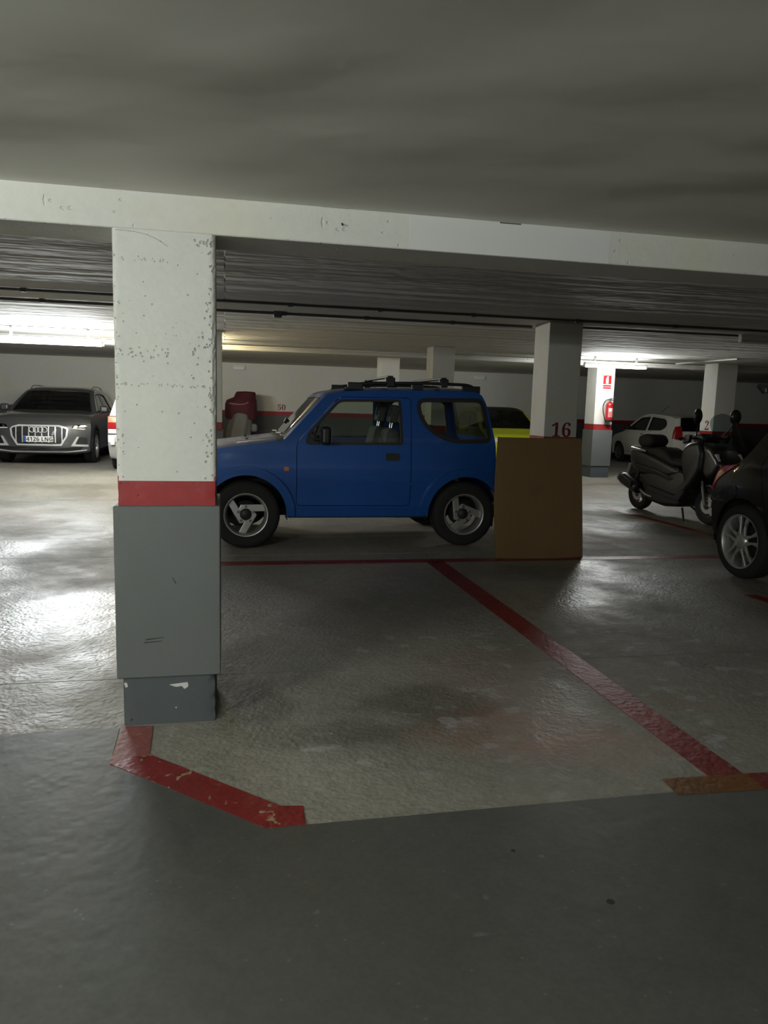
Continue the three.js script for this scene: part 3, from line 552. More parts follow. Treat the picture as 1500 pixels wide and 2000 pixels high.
function wheel(root, x, z, r, wdt, style, rimM) {
  const w = sub('wheel', root); w.position.set(x, r, z); const out = z > 0 ? 1 : -1, rr = style.rim ?? r * 0.62;
  const h = wdt / 2, Z = (g) => { g.rotateX(PI / 2); if (out < 0) g.rotateY(PI); return g; };
  part('tyre', Z(lathe([[rr - 0.012, -h * 0.7], [rr + 0.01, -h * 0.92], [r * 0.86, -h], [r * 0.955, -h * 0.86], [r, -h * 0.62], [r, -h * 0.1], [r - 0.006, -h * 0.08], [r - 0.006, h * 0.08], [r, h * 0.1], [r, h * 0.62], [r * 0.955, h * 0.86], [r * 0.86, h], [rr + 0.01, h * 0.92], [rr - 0.012, h * 0.7]], 48)), M.rubber, w);
  const rim = part('rim', Z(lathe([[rr - 0.016, h * 0.5], [rr - 0.008, h * 0.86], [rr + 0.008, h * 0.93], [rr + 0.008, h * 0.86], [rr - 0.004, h * 0.6], [rr - 0.012, -h * 0.7], [rr - 0.02, -h * 0.7], [rr - 0.028, h * 0.2], [rr - 0.016, h * 0.5]], 48)), rimM, w);
  part('brake_drum', Z(lathe([[0.001, -h * 0.2], [rr * 0.62, -h * 0.2], [rr * 0.62, -h * 0.7], [0.001, -h * 0.7]], 28)), M.liner, w);
  const zf = h * (style.face ?? 0.5);
  const blade = (pts, a, t) => { const g = slab(pts, t, 0.006); g.rotateZ(a); g.translate(0, 0, zf - t / 2); if (out < 0) g.rotateY(PI); return g; };
  if (style.kind === 'tri') {
    for (let k = 0; k < 3; k++) part('spoke', blade(rounded([[-0.05, 0.0], [-0.07, 0.05], [-0.05, 0.098], [rr * 0.86, 0.098], [rr * 0.955, 0.03], [0.06, 0.026], [0.03, -0.03]], 0.008), style.turn + k * 2 * PI / 3, 0.03), rimM, w);
    part('hub_cap', Z(lathe([[0.001, zf + 0.03], [0.045, zf + 0.026], [0.058, zf + 0.004], [0.06, zf - 0.03]], 24)), M.black, w);
    for (let k = 0; k < 5; k++) { const a = k * 2 * PI / 5 + 0.3; const g = rod([0.078 * Math.cos(a), 0.078 * Math.sin(a), zf - 0.02], [0.078 * Math.cos(a), 0.078 * Math.sin(a), zf + 0.012], 0.014); if (out < 0) g.rotateY(PI); part('wheel_nut', g, M.alloyDark, w); }
  } else if (style.kind === 'five') {
    for (let k = 0; k < 5; k++) for (const s of [-1, 1]) part('spoke', blade([[0.03, s * 0.006], [rr * 0.97, s * 0.03], [rr * 0.97, s * 0.075], [rr * 0.6, s * 0.04], [0.03, s * 0.05]].map((p) => [p[0], p[1]]).slice()[s > 0 ? 'slice' : 'reverse'](), style.turn + k * 2 * PI / 5, 0.025), rimM, w);
    part('hub_cap', Z(lathe([[0.001, zf + 0.012], [0.03, zf + 0.01], [0.07, zf - 0.002], [0.072, zf - 0.03]], 24)), rimM, w);
  } else {
    const holes = []; for (let k = 0; k < 7; k++) { const a = k * 2 * PI / 7, l = []; for (let q = 0; q < 10; q++) { const b = q * 2 * PI / 10; l.push([rr * 0.66 * Math.cos(a) + rr * 0.17 * Math.cos(b), rr * 0.66 * Math.sin(a) + rr * 0.17 * Math.sin(b)]); } holes.push(l); }
    const ring = []; for (let q = 0; q < 36; q++) ring.push([rr * 0.98 * Math.cos(q * PI / 18), rr * 0.98 * Math.sin(q * PI / 18)]);
    const g = slab(ring, 0.012, 0.003, holes); g.translate(0, 0, zf); if (out < 0) g.rotateY(PI); part('wheel_cover', g, rimM, w);
    part('hub_cap', Z(lathe([[0.001, zf + 0.025], [0.04, zf + 0.02], [0.06, zf]], 20)), rimM, w);
  }
  return w;
}
// what every car shares: skins, side panels with doors and windows, glass, wheels, underside
function buildCar(root, P) {
  const C = new Car(root, P), paint = P.paint;
  for (const s of P.sil) {
    if (s.skip) continue;
    if (s.glass) { // a screen of glass in a painted frame
      const e = s.edge ?? 0.9, f = sub(s.name + '_frame', root);
      C.strip('pillar', s.name, s.frame ?? paint, { s0: e, s1: 1, ns: 6, parent: f }); C.strip('pillar', s.name, s.frame ?? paint, { s0: -1, s1: -e, ns: 6, parent: f });
      C.strip('seal', s.name, M.black, { s0: e - 0.025, s1: e, ns: 2, parent: f, lift: -0.002 }); C.strip('seal', s.name, M.black, { s0: -e, s1: -e + 0.025, ns: 2, parent: f, lift: -0.002 });
      C.strip(s.name, s.name, s.glass, { s0: -e + 0.02, s1: e - 0.02, ns: 20, lift: -0.004 });
    } else C.strip(s.name, s.name, s.m ?? paint);
  }
  const out = C.outline();
  for (const side of [1, -1]) {
    const holes = [];
    for (const d of P.doors) holes.push(d.o);
    for (const w of P.windows) holes.push(w.o);
    C.side('body_side', out, paint, { side, holes });
    for (const d of P.doors) {
      const dr = C.side('door', grown(d.o, -0.006), paint, { side, holes: d.w ? [d.w] : [] });
      if (d.w) { C.side('window_seal', grown(d.w, 0.014), M.black, { side, holes: [grown(d.w, -0.012)], t: 0.012, lift: 0.002, parent: dr }); C.side('window', grown(d.w, -0.004), P.sideGlass, { side, t: 0.004, lift: -0.014, parent: dr }); }
      if (d.h) C.side('door_handle', rounded([[d.h[0], d.h[1]], [d.h[2], d.h[1]], [d.h[2], d.h[3]], [d.h[0], d.h[3]]], 0.02), d.hm ?? M.black, { side, t: 0.03, lift: 0.016, parent: dr });
    }
    for (const w of P.windows) { C.side('window_seal', grown(w.o, 0.03), M.black, { side, holes: [grown(w.o, -0.014)], t: 0.014, lift: 0.003 }); C.side('rear_side_window', grown(w.o, -0.004), w.g ?? P.sideGlass, { side, t: 0.004, lift: -0.014 }); }
    for (const [wx, st] of [[P.wf, P.wheelF ?? P.wheel], [P.wr, P.wheelR ?? P.wheel]]) wheel(root, wx, side * (P.w - 0.105 + (P.track ?? 0)), P.wr_r, P.tyreW ?? 0.2, st, P.rimM ?? M.alloy);
  }
  // dark floor pan with wheel housings left free
  const w0 = P.w - 0.05, wi = P.w - 0.3, f = P.arch + 0.02, pan = [];
  pan.push(box(C.xF + 0.25, C.xR - 0.2, P.pan ?? 0.26, P.sill + 0.12, -wi, wi), box(P.wf + f, P.wr - f, P.pan ?? 0.26, P.sill + 0.06, -w0, w0));
  part('underbody', pan[0], M.liner, root); part('underbody', pan[1], M.liner, root);
  part('firewall', box(P.dash ?? P.wf + 0.45, (P.dash ?? P.wf + 0.45) + 0.05, P.sill, P.belt - 0.02, -w0 + 0.06, w0 - 0.06), M.liner, root);
  for (const x of [P.wf, P.wr]) for (const s of [1, -1]) { const l = new THREE.CylinderGeometry(P.arch + 0.012, P.arch + 0.012, 0.27, 24, 1, true, -PI / 2 - 0.15, PI + 0.3); l.rotateX(-PI / 2); l.translate(x, P.wy, s * (P.w - 0.175)); part('wheel_housing', l, M.liner, root); }
  part('engine', box(C.xF + 0.3, (P.dash ?? P.wf + 0.45), P.sill, P.belt - 0.2, -wi, wi, 0.03), M.liner, root);
  return C;
}
function seats(root, list, m = M.seatGrey) { // front-facing car seats: [x, z, base height]
  for (const [x, z, y] of list) {
    const s = sub('seat', root); s.position.set(x, y, z);
    part('cushion', box(-0.26, 0.24, 0, 0.17, -0.23, 0.23, 0.06), m, s);
    const b = box(-0.07, 0.07, 0, 0.6, -0.22, 0.22, 0.06); b.rotateZ(-0.22); b.translate(0.22, 0.1, 0); part('backrest', b, m, s);
    const ring = slab(rounded([[-0.12, -0.09], [0.12, -0.09], [0.12, 0.1], [-0.12, 0.1]], 0.05), 0.08, 0.02, [rounded([[-0.055, -0.02], [0.055, -0.02], [0.055, 0.055], [-0.055, 0.055]], 0.02).reverse()]); ring.rotateY(PI / 2); ring.rotateZ(-0.18); ring.translate(0.37, 0.83, 0); part('headrest', ring, m, s);
    for (const q of [-0.05, 0.05]) part('headrest_post', rod([0.34, 0.66, q], [0.36, 0.78, q], 0.006), M.chrome, s);
  }
}
function steering(root, x, y, z, tilt = 0.45) { const s = sub('steering_wheel', root); s.position.set(x, y, z); s.rotation.z = -tilt; const g = new THREE.TorusGeometry(0.185, 0.015, 8, 32); g.rotateY(PI / 2); part('rim', g, M.black, s); part('hub', box(-0.04, 0.0, -0.06, 0.06, -0.07, 0.07, 0.02), M.black, s); part('crossbar', rod([-0.015, 0, -0.18], [-0.015, 0, 0.18], 0.014), M.black, s); part('column', rod([0, 0, 0], [-0.35, 0.02, 0], 0.03), M.black, s); }

{ // ---- the blue off-roader
  const root = thing('off_road_car', 'blue three-door off-roader with roof rails parked side-on behind the pillar', 'car', [1.325, 0, -8.14]);
  const blue = phy({ color: rgb(0.003, 0.07, 0.31), roughness: 0.42, metalness: 0.25, clearcoat: 0.6, clearcoatRoughness: 0.06 });
  const win = rounded([[-0.535, 1.05, 0.03], [-0.5, 1.155, 0.03], [-0.2, 1.478, 0.05], [0.42, 1.495, 0.03], [0.44, 1.06, 0.03]], 0.03);
  const rear = rounded([[0.625, 1.5, 0.07], [1.3, 1.515, 0.07], [1.385, 1.11, 0.06], [0.96, 1.1, 0.12], [0.72, 1.22, 0.12], [0.632, 1.37, 0.1]], 0.06);
  const P = {
    paint: blue, w: 0.79, c: 0.035, wf: -1.125, wr: 1.125, wy: 0.335, wr_r: 0.335, arch: 0.4, sill: 0.335, belt: 1.05, pan: 0.3, tyreW: 0.205, track: 0.005,
    xfs: -1.6, xrs: 1.25, bowF: 0.1, bowR: 0.05, sideGlass: M.glass, dash: -0.62,
    W: (x, y) => (y < 0.42 ? 0.755 + (y - 0.3) * 0.12 : y < 0.75 ? 0.77 + 0.018 * ss(0.42, 0.75, y) : y < 1.05 ? 0.788 - 0.022 * ss(0.75, 1.05, y) : 0.766 - (y - 1.05) * 0.2),
    sil: [
      { name: 'front_bumper', p: [[-1.72, 0.34], [-1.8, 0.36], [-1.82, 0.46], [-1.81, 0.58], [-1.74, 0.63]], m: blue },
      { name: 'front_panel', p: [[-1.735, 0.7], [-1.72, 0.88], [-1.68, 0.965], [-1.6, 0.992]] },
      { name: 'hood', p: [[-1.39, 1.02], [-1.1, 1.063], [-0.83, 1.098]] },
      { name: 'cowl', p: [[-0.77, 1.112]], m: M.black, n: 1 },
      { name: 'windscreen', p: [[-0.63, 1.265], [-0.4, 1.51]], glass: M.glass, edge: 0.93, n: 6 },
      { name: 'roof', p: [[-0.34, 1.562], [-0.2, 1.598], [0.18, 1.626], [0.7, 1.64], [1.15, 1.645], [1.27, 1.632], [1.335, 1.59]] },
      { name: 'rear_window', p: [[1.385, 1.5], [1.46, 1.24], [1.49, 1.13]], glass: M.glassDark, edge: 0.86, n: 6 },
      { name: 'tailgate', p: [[1.505, 1.03], [1.51, 0.85], [1.5, 0.62]] },
      { name: 'rear_bumper', p: [[1.555, 0.6], [1.565, 0.48], [1.5, 0.37]], m: blue },
    ],
    doors: [{ o: rounded([[-0.634, 0.425, 0.05], [0.54, 0.425, 0.05], [0.54, 1.528, 0.05], [-0.2, 1.518, 0.05], [-0.588, 1.115, 0.06], [-0.634, 1.05, 0.06]], 0.05), w: win, h: [0.27, 0.89, 0.41, 0.965] }],
    windows: [{ o: rear }],
    wheelF: { kind: 'tri', rim: 0.208, turn: 0.0, face: 0.42 }, wheelR: { kind: 'tri', rim: 0.208, turn: -0.4, face: 0.42 },
  };
  const C = buildCar(root, P);
  for (const side of [1, -1]) {
    for (const wx of [P.wf, P.wr]) { // wheel arch flares
      const a0 = wx === P.wf ? -0.02 : 0.2, a1 = wx === P.wf ? PI - 0.02 : PI + 0.02;
      C.side('arch_flare', [...arc(wx, 0.335, 0.48, a0, a1, 28), ...arc(wx, 0.335, 0.398, a1, a0, 28)], blue, { side, t: 0.08, lift: 0.04 });
    }
    C.side('side_moulding', rounded([[-0.62, 0.668], [0.7, 0.64], [0.7, 0.662], [-0.62, 0.69]], 0.008), blue, { side, t: 0.02, lift: 0.018 });
    C.side('sill_trim', rounded([[-0.7, 0.315], [0.7, 0.315], [0.68, 0.385], [-0.66, 0.385]], 0.02), blue, { side, t: 0.04, lift: 0.016 });
    C.side('side_marker', rounded([[-0.758, 0.775], [-0.708, 0.775], [-0.708, 0.815], [-0.758, 0.815]], 0.01), M.tailOrange, { side, t: 0.012, lift: 0.008 });
    C.side('mudflap', [[1.46, 0.2], [1.485, 0.2], [1.485, 0.42], [1.46, 0.42]], M.rubber, { side, t: 0.16, lift: 0 });
    C.end('rear_lamp', side > 0 ? rounded([[0.62, 0.44], [0.74, 0.44], [0.74, 0.52], [0.62, 0.52]], 0.01) : rounded([[-0.74, 0.44], [-0.62, 0.44], [-0.62, 0.52], [-0.74, 0.52]], 0.01), M.tailRed, { end: 1, t: 0.01, lift: 0.002 });
    const mr = sub('wing_mirror', root);
    part('shell', (() => { const g = box(-0.05, 0.05, -0.09, 0.09, -0.085, 0.085, 0.035); g.translate(-0.365, 1.135, side * 0.9); return g; })(), M.blackGloss, mr);
    part('glass', box(-0.316, -0.312, 1.065, 1.205, side * 0.9 - 0.07, side * 0.9 + 0.07, 0.001), M.chrome, mr);
    part('arm', rod([-0.47, 1.09, side * 0.76], [-0.37, 1.1, side * 0.85], 0.022), M.black, mr);
    part('base', (() => { const g = slab(rounded([[-0.545, 1.045], [-0.42, 1.045], [-0.42, 1.1], [-0.49, 1.15]], 0.01), 0.02); g.translate(0, 0, side * 0.772); return g; })(), M.black, mr);
    const rr = sub('roof_rail', root);
    part('rail', tube([[-0.14, 1.585, side * 0.6], [-0.02, 1.645, side * 0.6], [0.4, 1.672, side * 0.6], [1.0, 1.68, side * 0.6], [1.2, 1.665, side * 0.6], [1.29, 1.6, side * 0.6]], 0.016, 8, 40), M.black, rr);
    for (const [x, l] of [[-0.03, 0.08], [0.62, 0.06], [1.2, 0.1]]) part('rail_foot', box(x - l, x + l, 1.59, 1.668, side * 0.6 - 0.02, side * 0.6 + 0.02, 0.012), M.black, rr);
  }
  for (const x of [0.33, 0.9]) {
    const b = sub('roof_crossbar', root);
    part('bar', box(x - 0.03, x + 0.03, 1.722, 1.745, -0.62, 0.62, 0.008), M.black, b);
    for (const s of [1, -1]) { part('foot', box(x - 0.05, x + 0.05, 1.665, 1.73, s * 0.6 - 0.03, s * 0.6 + 0.03, 0.012), M.black, b); part('clamp', box(x - 0.035, x + 0.035, 1.64, 1.7, s * 0.635 - 0.008, s * 0.635 + 0.008, 0.004), M.black, b); }
  }
  // front face
  for (const s of [1, -1]) { const l = []; for (let k = 0; k < 20; k++) l.push([s * 0.52 + 0.1 * Math.cos(k * PI / 10), 0.8 + 0.1 * Math.sin(k * PI / 10)]); C.end('headlamp', l, M.lensWhite, { end: -1, t: 0.02, lift: 0 }); }
  for (let k = 0; k < 5; k++) C.end('grille_slot', rounded([[-0.32 + k * 0.13, 0.7], [-0.22 + k * 0.13, 0.7], [-0.22 + k * 0.13, 0.9], [-0.32 + k * 0.13, 0.9]], 0.02), M.black, { end: -1, t: 0.006, lift: 0 });
  part('wiper', tube([[-0.79, 1.12, 0.1], [-0.8, 1.135, 0.35], [-0.77, 1.14, 0.62]], 0.009, 6, 12), M.black, root); part('wiper', tube([[-0.79, 1.12, -0.5], [-0.8, 1.135, -0.25], [-0.77, 1.14, 0.02]], 0.009, 6, 12), M.black, root);
  part('washer_nozzle', box(-1.12, -1.09, 1.062, 1.072, 0.28, 0.31, 0.003), M.black, root); part('washer_nozzle', box(-1.12, -1.09, 1.062, 1.072, -0.31, -0.28, 0.003), M.black, root);
  part('front_axle', rod([-1.125, 0.3, -0.6], [-1.125, 0.3, 0.6], 0.05), M.liner, root); part('rear_axle', rod([1.125, 0.3, -0.6], [1.125, 0.3, 0.6], 0.05), M.liner, root);
  part('frame_rail', box(-1.2, 1.4, 0.285, 0.36, 0.38, 0.46, 0.01), M.liner, root); part('frame_rail', box(-1.2, 1.4, 0.285, 0.36, -0.46, -0.38, 0.01), M.liner, root);
  part('exhaust_silencer', rod([0.45, 0.3, 0.3], [0.85, 0.3, 0.3], 0.07, 16), M.silver, root);
  part('dashboard', box(-0.72, -0.42, 0.85, 1.1, -0.68, 0.68, 0.06), M.black, root);
  seats(root, [[0.06, 0.34, 0.52], [0.06, -0.34, 0.52]]);
  part('rear_bench', box(0.72, 0.86, 0.55, 1.08, -0.55, 0.55, 0.06), M.seatGrey, root); part('bench_headrest', box(0.8, 0.88, 1.09, 1.25, 0.2, 0.42, 0.04), M.seatGrey, root); part('bench_headrest', box(0.8, 0.88, 1.09, 1.25, -0.42, -0.2, 0.04), M.seatGrey, root);
  part('load_floor', box(0.5, 1.42, 0.5, 0.56, -0.66, 0.66), M.liner, root); part('cabin_floor', box(-0.6, 0.6, 0.42, 0.5, -0.66, 0.66), M.liner, root);
  part('roll_hoop', tube([[0.52, 0.6, 0.68], [0.5, 1.2, 0.66], [0.5, 1.5, 0.6], [0.5, 1.54, 0.3], [0.5, 1.54, -0.3], [0.5, 1.5, -0.6], [0.5, 1.2, -0.66], [0.52, 0.6, -0.68]], 0.035, 8, 40), M.black, root);
  steering(root, -0.36, 1.08, -0.34); // driver's place
}
{ // ---- the grey SUV seen from the front
  const k = 1.07, root = thing('sport_utility_vehicle', 'grey SUV facing the camera with octagonal chrome grille and plate 4126 LNG', 'car', [-3.81, 0, -16.75 - 2.24 * k], PI / 2);
  root.scale.setScalar(k);
  const grey = phy({ color: rgb(0.105, 0.108, 0.108), roughness: 0.38, metalness: 0.5, clearcoat: 1, clearcoatRoughness: 0.06 });
  const w1 = rounded([[-0.72, 1.0, 0.03], [-0.16, 1.4, 0.06], [0.4, 1.44, 0.03], [0.38, 1.02, 0.03]], 0.03), w2 = rounded([[0.5, 1.02], [0.52, 1.44], [1.08, 1.4, 0.06], [1.3, 1.05, 0.05]], 0.03);
  const P = {
    paint: grey, w: 0.925, c: 0.05, wf: -1.34, wr: 1.34, wy: 0.345, wr_r: 0.345, arch: 0.385, sill: 0.26, belt: 1.0, pan: 0.2, tyreW: 0.235, xfs: -1.72, xrs: 1.75, bowF: 0.24, bowR: 0.2, sideGlass: M.glassDark, dash: -0.8,
    W: (x, y) => (y < 0.75 ? 0.9 + 0.025 * ss(0.3, 0.7, y) : y < 1.0 ? 0.925 - 0.03 * ss(0.75, 1.0, y) : 0.895 - (y - 1.0) * 0.42),
    sil: [
      { name: 'front_bumper', p: [[-2.05, 0.22], [-2.16, 0.25], [-2.23, 0.36], [-2.245, 0.5], [-2.235, 0.66], [-2.2, 0.78], [-2.13, 0.86]] },
      { name: 'hood', p: [[-2.0, 0.93], [-1.7, 0.995], [-1.3, 1.045], [-0.98, 1.075]] },
      { name: 'windscreen', p: [[-0.6, 1.3], [-0.22, 1.475]], glass: M.glassDark, edge: 0.9, n: 6 },
      { name: 'roof', p: [[0.0, 1.54], [0.4, 1.58], [0.9, 1.575], [1.4, 1.54], [1.7, 1.49]] },
      { name: 'rear_window', p: [[1.9, 1.33], [2.08, 1.1]], glass: M.glassDark, edge: 0.86, n: 6 },
      { name: 'tailgate', p: [[2.17, 1.0], [2.2, 0.8], [2.2, 0.6]] }, { name: 'rear_bumper', p: [[2.24, 0.52], [2.22, 0.38], [2.1, 0.28]] },
    ],
    doors: [{ o: rounded([[-0.86, 0.36, 0.05], [0.44, 0.36, 0.05], [0.46, 1.49, 0.05], [-0.1, 1.455, 0.05], [-0.8, 0.98, 0.05]], 0.05), w: w1, h: [0.2, 0.86, 0.38, 0.9], hm: grey }, { o: rounded([[0.46, 0.36, 0.05], [1.02, 0.36, 0.05], [1.2, 0.75, 0.1], [1.42, 1.02, 0.05], [1.16, 1.45, 0.06], [0.478, 1.49, 0.04]], 0.05), w: w2, h: [1.1, 0.88, 1.26, 0.92], hm: grey }],
    windows: [], wheel: { kind: 'five', rim: 0.235, turn: 0.2, face: 0.6 },
  };
  const C = buildCar(root, P);
  const oct = (d) => [[-0.535 + d, 0.71], [-0.5 + d, 0.755 - d * 0.5], [-0.37 + d * 0.6, 0.795 - d], [0.37 - d * 0.6, 0.795 - d], [0.5 - d, 0.755 - d * 0.5], [0.535 - d, 0.71], [0.515 - d, 0.57], [0.41 - d * 0.6, 0.39 + d], [-0.41 + d * 0.6, 0.39 + d], [-0.515 + d, 0.57]];
  C.end('grille_mesh', oct(0.02), M.black, { end: -1, t: 0.01, lift: 0.002 });
  C.end('grille_surround', oct(0), M.trim, { end: -1, t: 0.024, lift: 0.004, holes: [oct(0.034)] });
  for (let i = 0; i < 8; i++) { const z = -0.42 + i * 0.12; C.end('grille_bar', [[z - 0.009, 0.45], [z + 0.009, 0.45], [z + 0.009, 0.76], [z - 0.009, 0.76]], M.trim, { end: -1, t: 0.018, lift: 0.004 }); }
  const em = sub('emblem', root); em.userData.label = 'four interlocking chrome rings';
  for (let i = 0; i < 4; i++) { const g = new THREE.TorusGeometry(0.05, 0.009, 8, 24); g.rotateY(PI / 2); g.translate(-2.27, 0.7, -0.114 + i * 0.076); part('ring', g, M.trim, em); }
  const pl = sub('number_plate', root);
  part('plate', box(-2.282, -2.275, 0.465, 0.575, -0.27, 0.27, 0.002), M.plate, pl); part('blue_band', box(-2.284, -2.281, 0.467, 0.573, -0.268, -0.222), M.plateBlue, pl);
  const t = lettering('4126 LNG', 0.078, 0.002, fontSans); t.rotateY(-PI / 2); t.translate(-2.283, 0.481, 0.022); part('lettering', t, M.black, pl, 'black plate number 4126 LNG');
  for (const s of [1, -1]) {
    const q = (l) => (s > 0 ? l : l.map((p) => [-p[0], p[1]]).reverse());
    C.end('headlamp', q(rounded([[0.57, 0.725], [0.84, 0.735], [0.89, 0.82], [0.62, 0.795]], 0.02)), M.glassDark, { end: -1, t: 0.012, lift: 0.004 });
    C.end('headlamp_reflector', q([[0.62, 0.74], [0.68, 0.74], [0.69, 0.785], [0.64, 0.785]]), M.chrome, { end: -1, t: 0.012, lift: 0.008 }); C.end('headlamp_reflector', q([[0.73, 0.752], [0.82, 0.755], [0.84, 0.8], [0.75, 0.79]]), M.chrome, { end: -1, t: 0.012, lift: 0.008 });
    C.end('headlamp_strip', q([[0.57, 0.722], [0.82, 0.708], [0.84, 0.732], [0.59, 0.738]]), M.lensWhite, { end: -1, t: 0.014, lift: 0.008 });
    const intake = rounded([[0.62, 0.42], [0.86, 0.42], [0.86, 0.55], [0.72, 0.56]], 0.03);
    C.end('air_intake', q(intake), M.black, { end: -1, t: 0.008, lift: 0.002 });
    C.end('intake_surround', q(rounded([[0.57, 0.38], [0.88, 0.37], [0.88, 0.41], [0.65, 0.42], [0.72, 0.57], [0.68, 0.57]], 0.012)), M.trim, { end: -1, t: 0.014, lift: 0.004 });
    const mr = sub('wing_mirror', root);
    part('shell', box(-0.72, -0.56, 1.03, 1.18, s * 1.0 - 0.1, s * 1.0 + 0.08, 0.05), grey, mr); part('arm', rod([-0.62, 1.04, s * 0.86], [-0.62, 1.08, s * 0.95], 0.025), M.black, mr);
    part('roof_rail', tube([[0.0, 1.5, s * 0.63], [0.15, 1.565, s * 0.63], [0.8, 1.59, s * 0.62], [1.5, 1.55, s * 0.6], [1.65, 1.48, s * 0.6]], 0.014, 8, 30), M.silver, root);
    C.end('tail_lamp', q(rounded([[0.5, 0.82], [0.9, 0.84], [0.9, 0.98], [0.55, 0.96]], 0.02)), M.tailRed, { end: 1, t: 0.015, lift: 0.002 });
    C.side('arch_trim', [...arc(P.wf, 0.345, 0.44, -0.1, PI + 0.1, 28), ...arc(P.wf, 0.345, 0.384, PI + 0.1, -0.1, 28)], M.black, { side: s, t: 0.04, lift: 0.008 }); C.side('arch_trim', [...arc(P.wr, 0.345, 0.44, -0.1, PI + 0.1, 28), ...arc(P.wr, 0.345, 0.384, PI + 0.1, -0.1, 28)], M.black, { side: s, t: 0.04, lift: 0.008 });
  }
  C.end('lower_grille', [[-0.72, 0.28], [0.72, 0.28], [0.78, 0.36], [-0.78, 0.36]], M.black, { end: -1, t: 0.008, lift: 0.003 });
  C.end('skid_blade', [[-0.84, 0.29], [-0.5, 0.255], [0.5, 0.255], [0.84, 0.29], [0.86, 0.315], [0.5, 0.278], [-0.5, 0.278], [-0.86, 0.315]], M.trim, { end: -1, t: 0.02, lift: 0.008 });
  part('dashboard', box(-0.95, -0.5, 0.8, 1.06, -0.75, 0.75, 0.06), M.black, root);
  seats(root, [[0.05, 0.4, 0.45], [0.05, -0.4, 0.45]]); steering(root, -0.4, 1.02, -0.4);
  part('cabin_floor', box(-0.7, 2.0, 0.36, 0.44, -0.8, 0.8), M.liner, root);
}
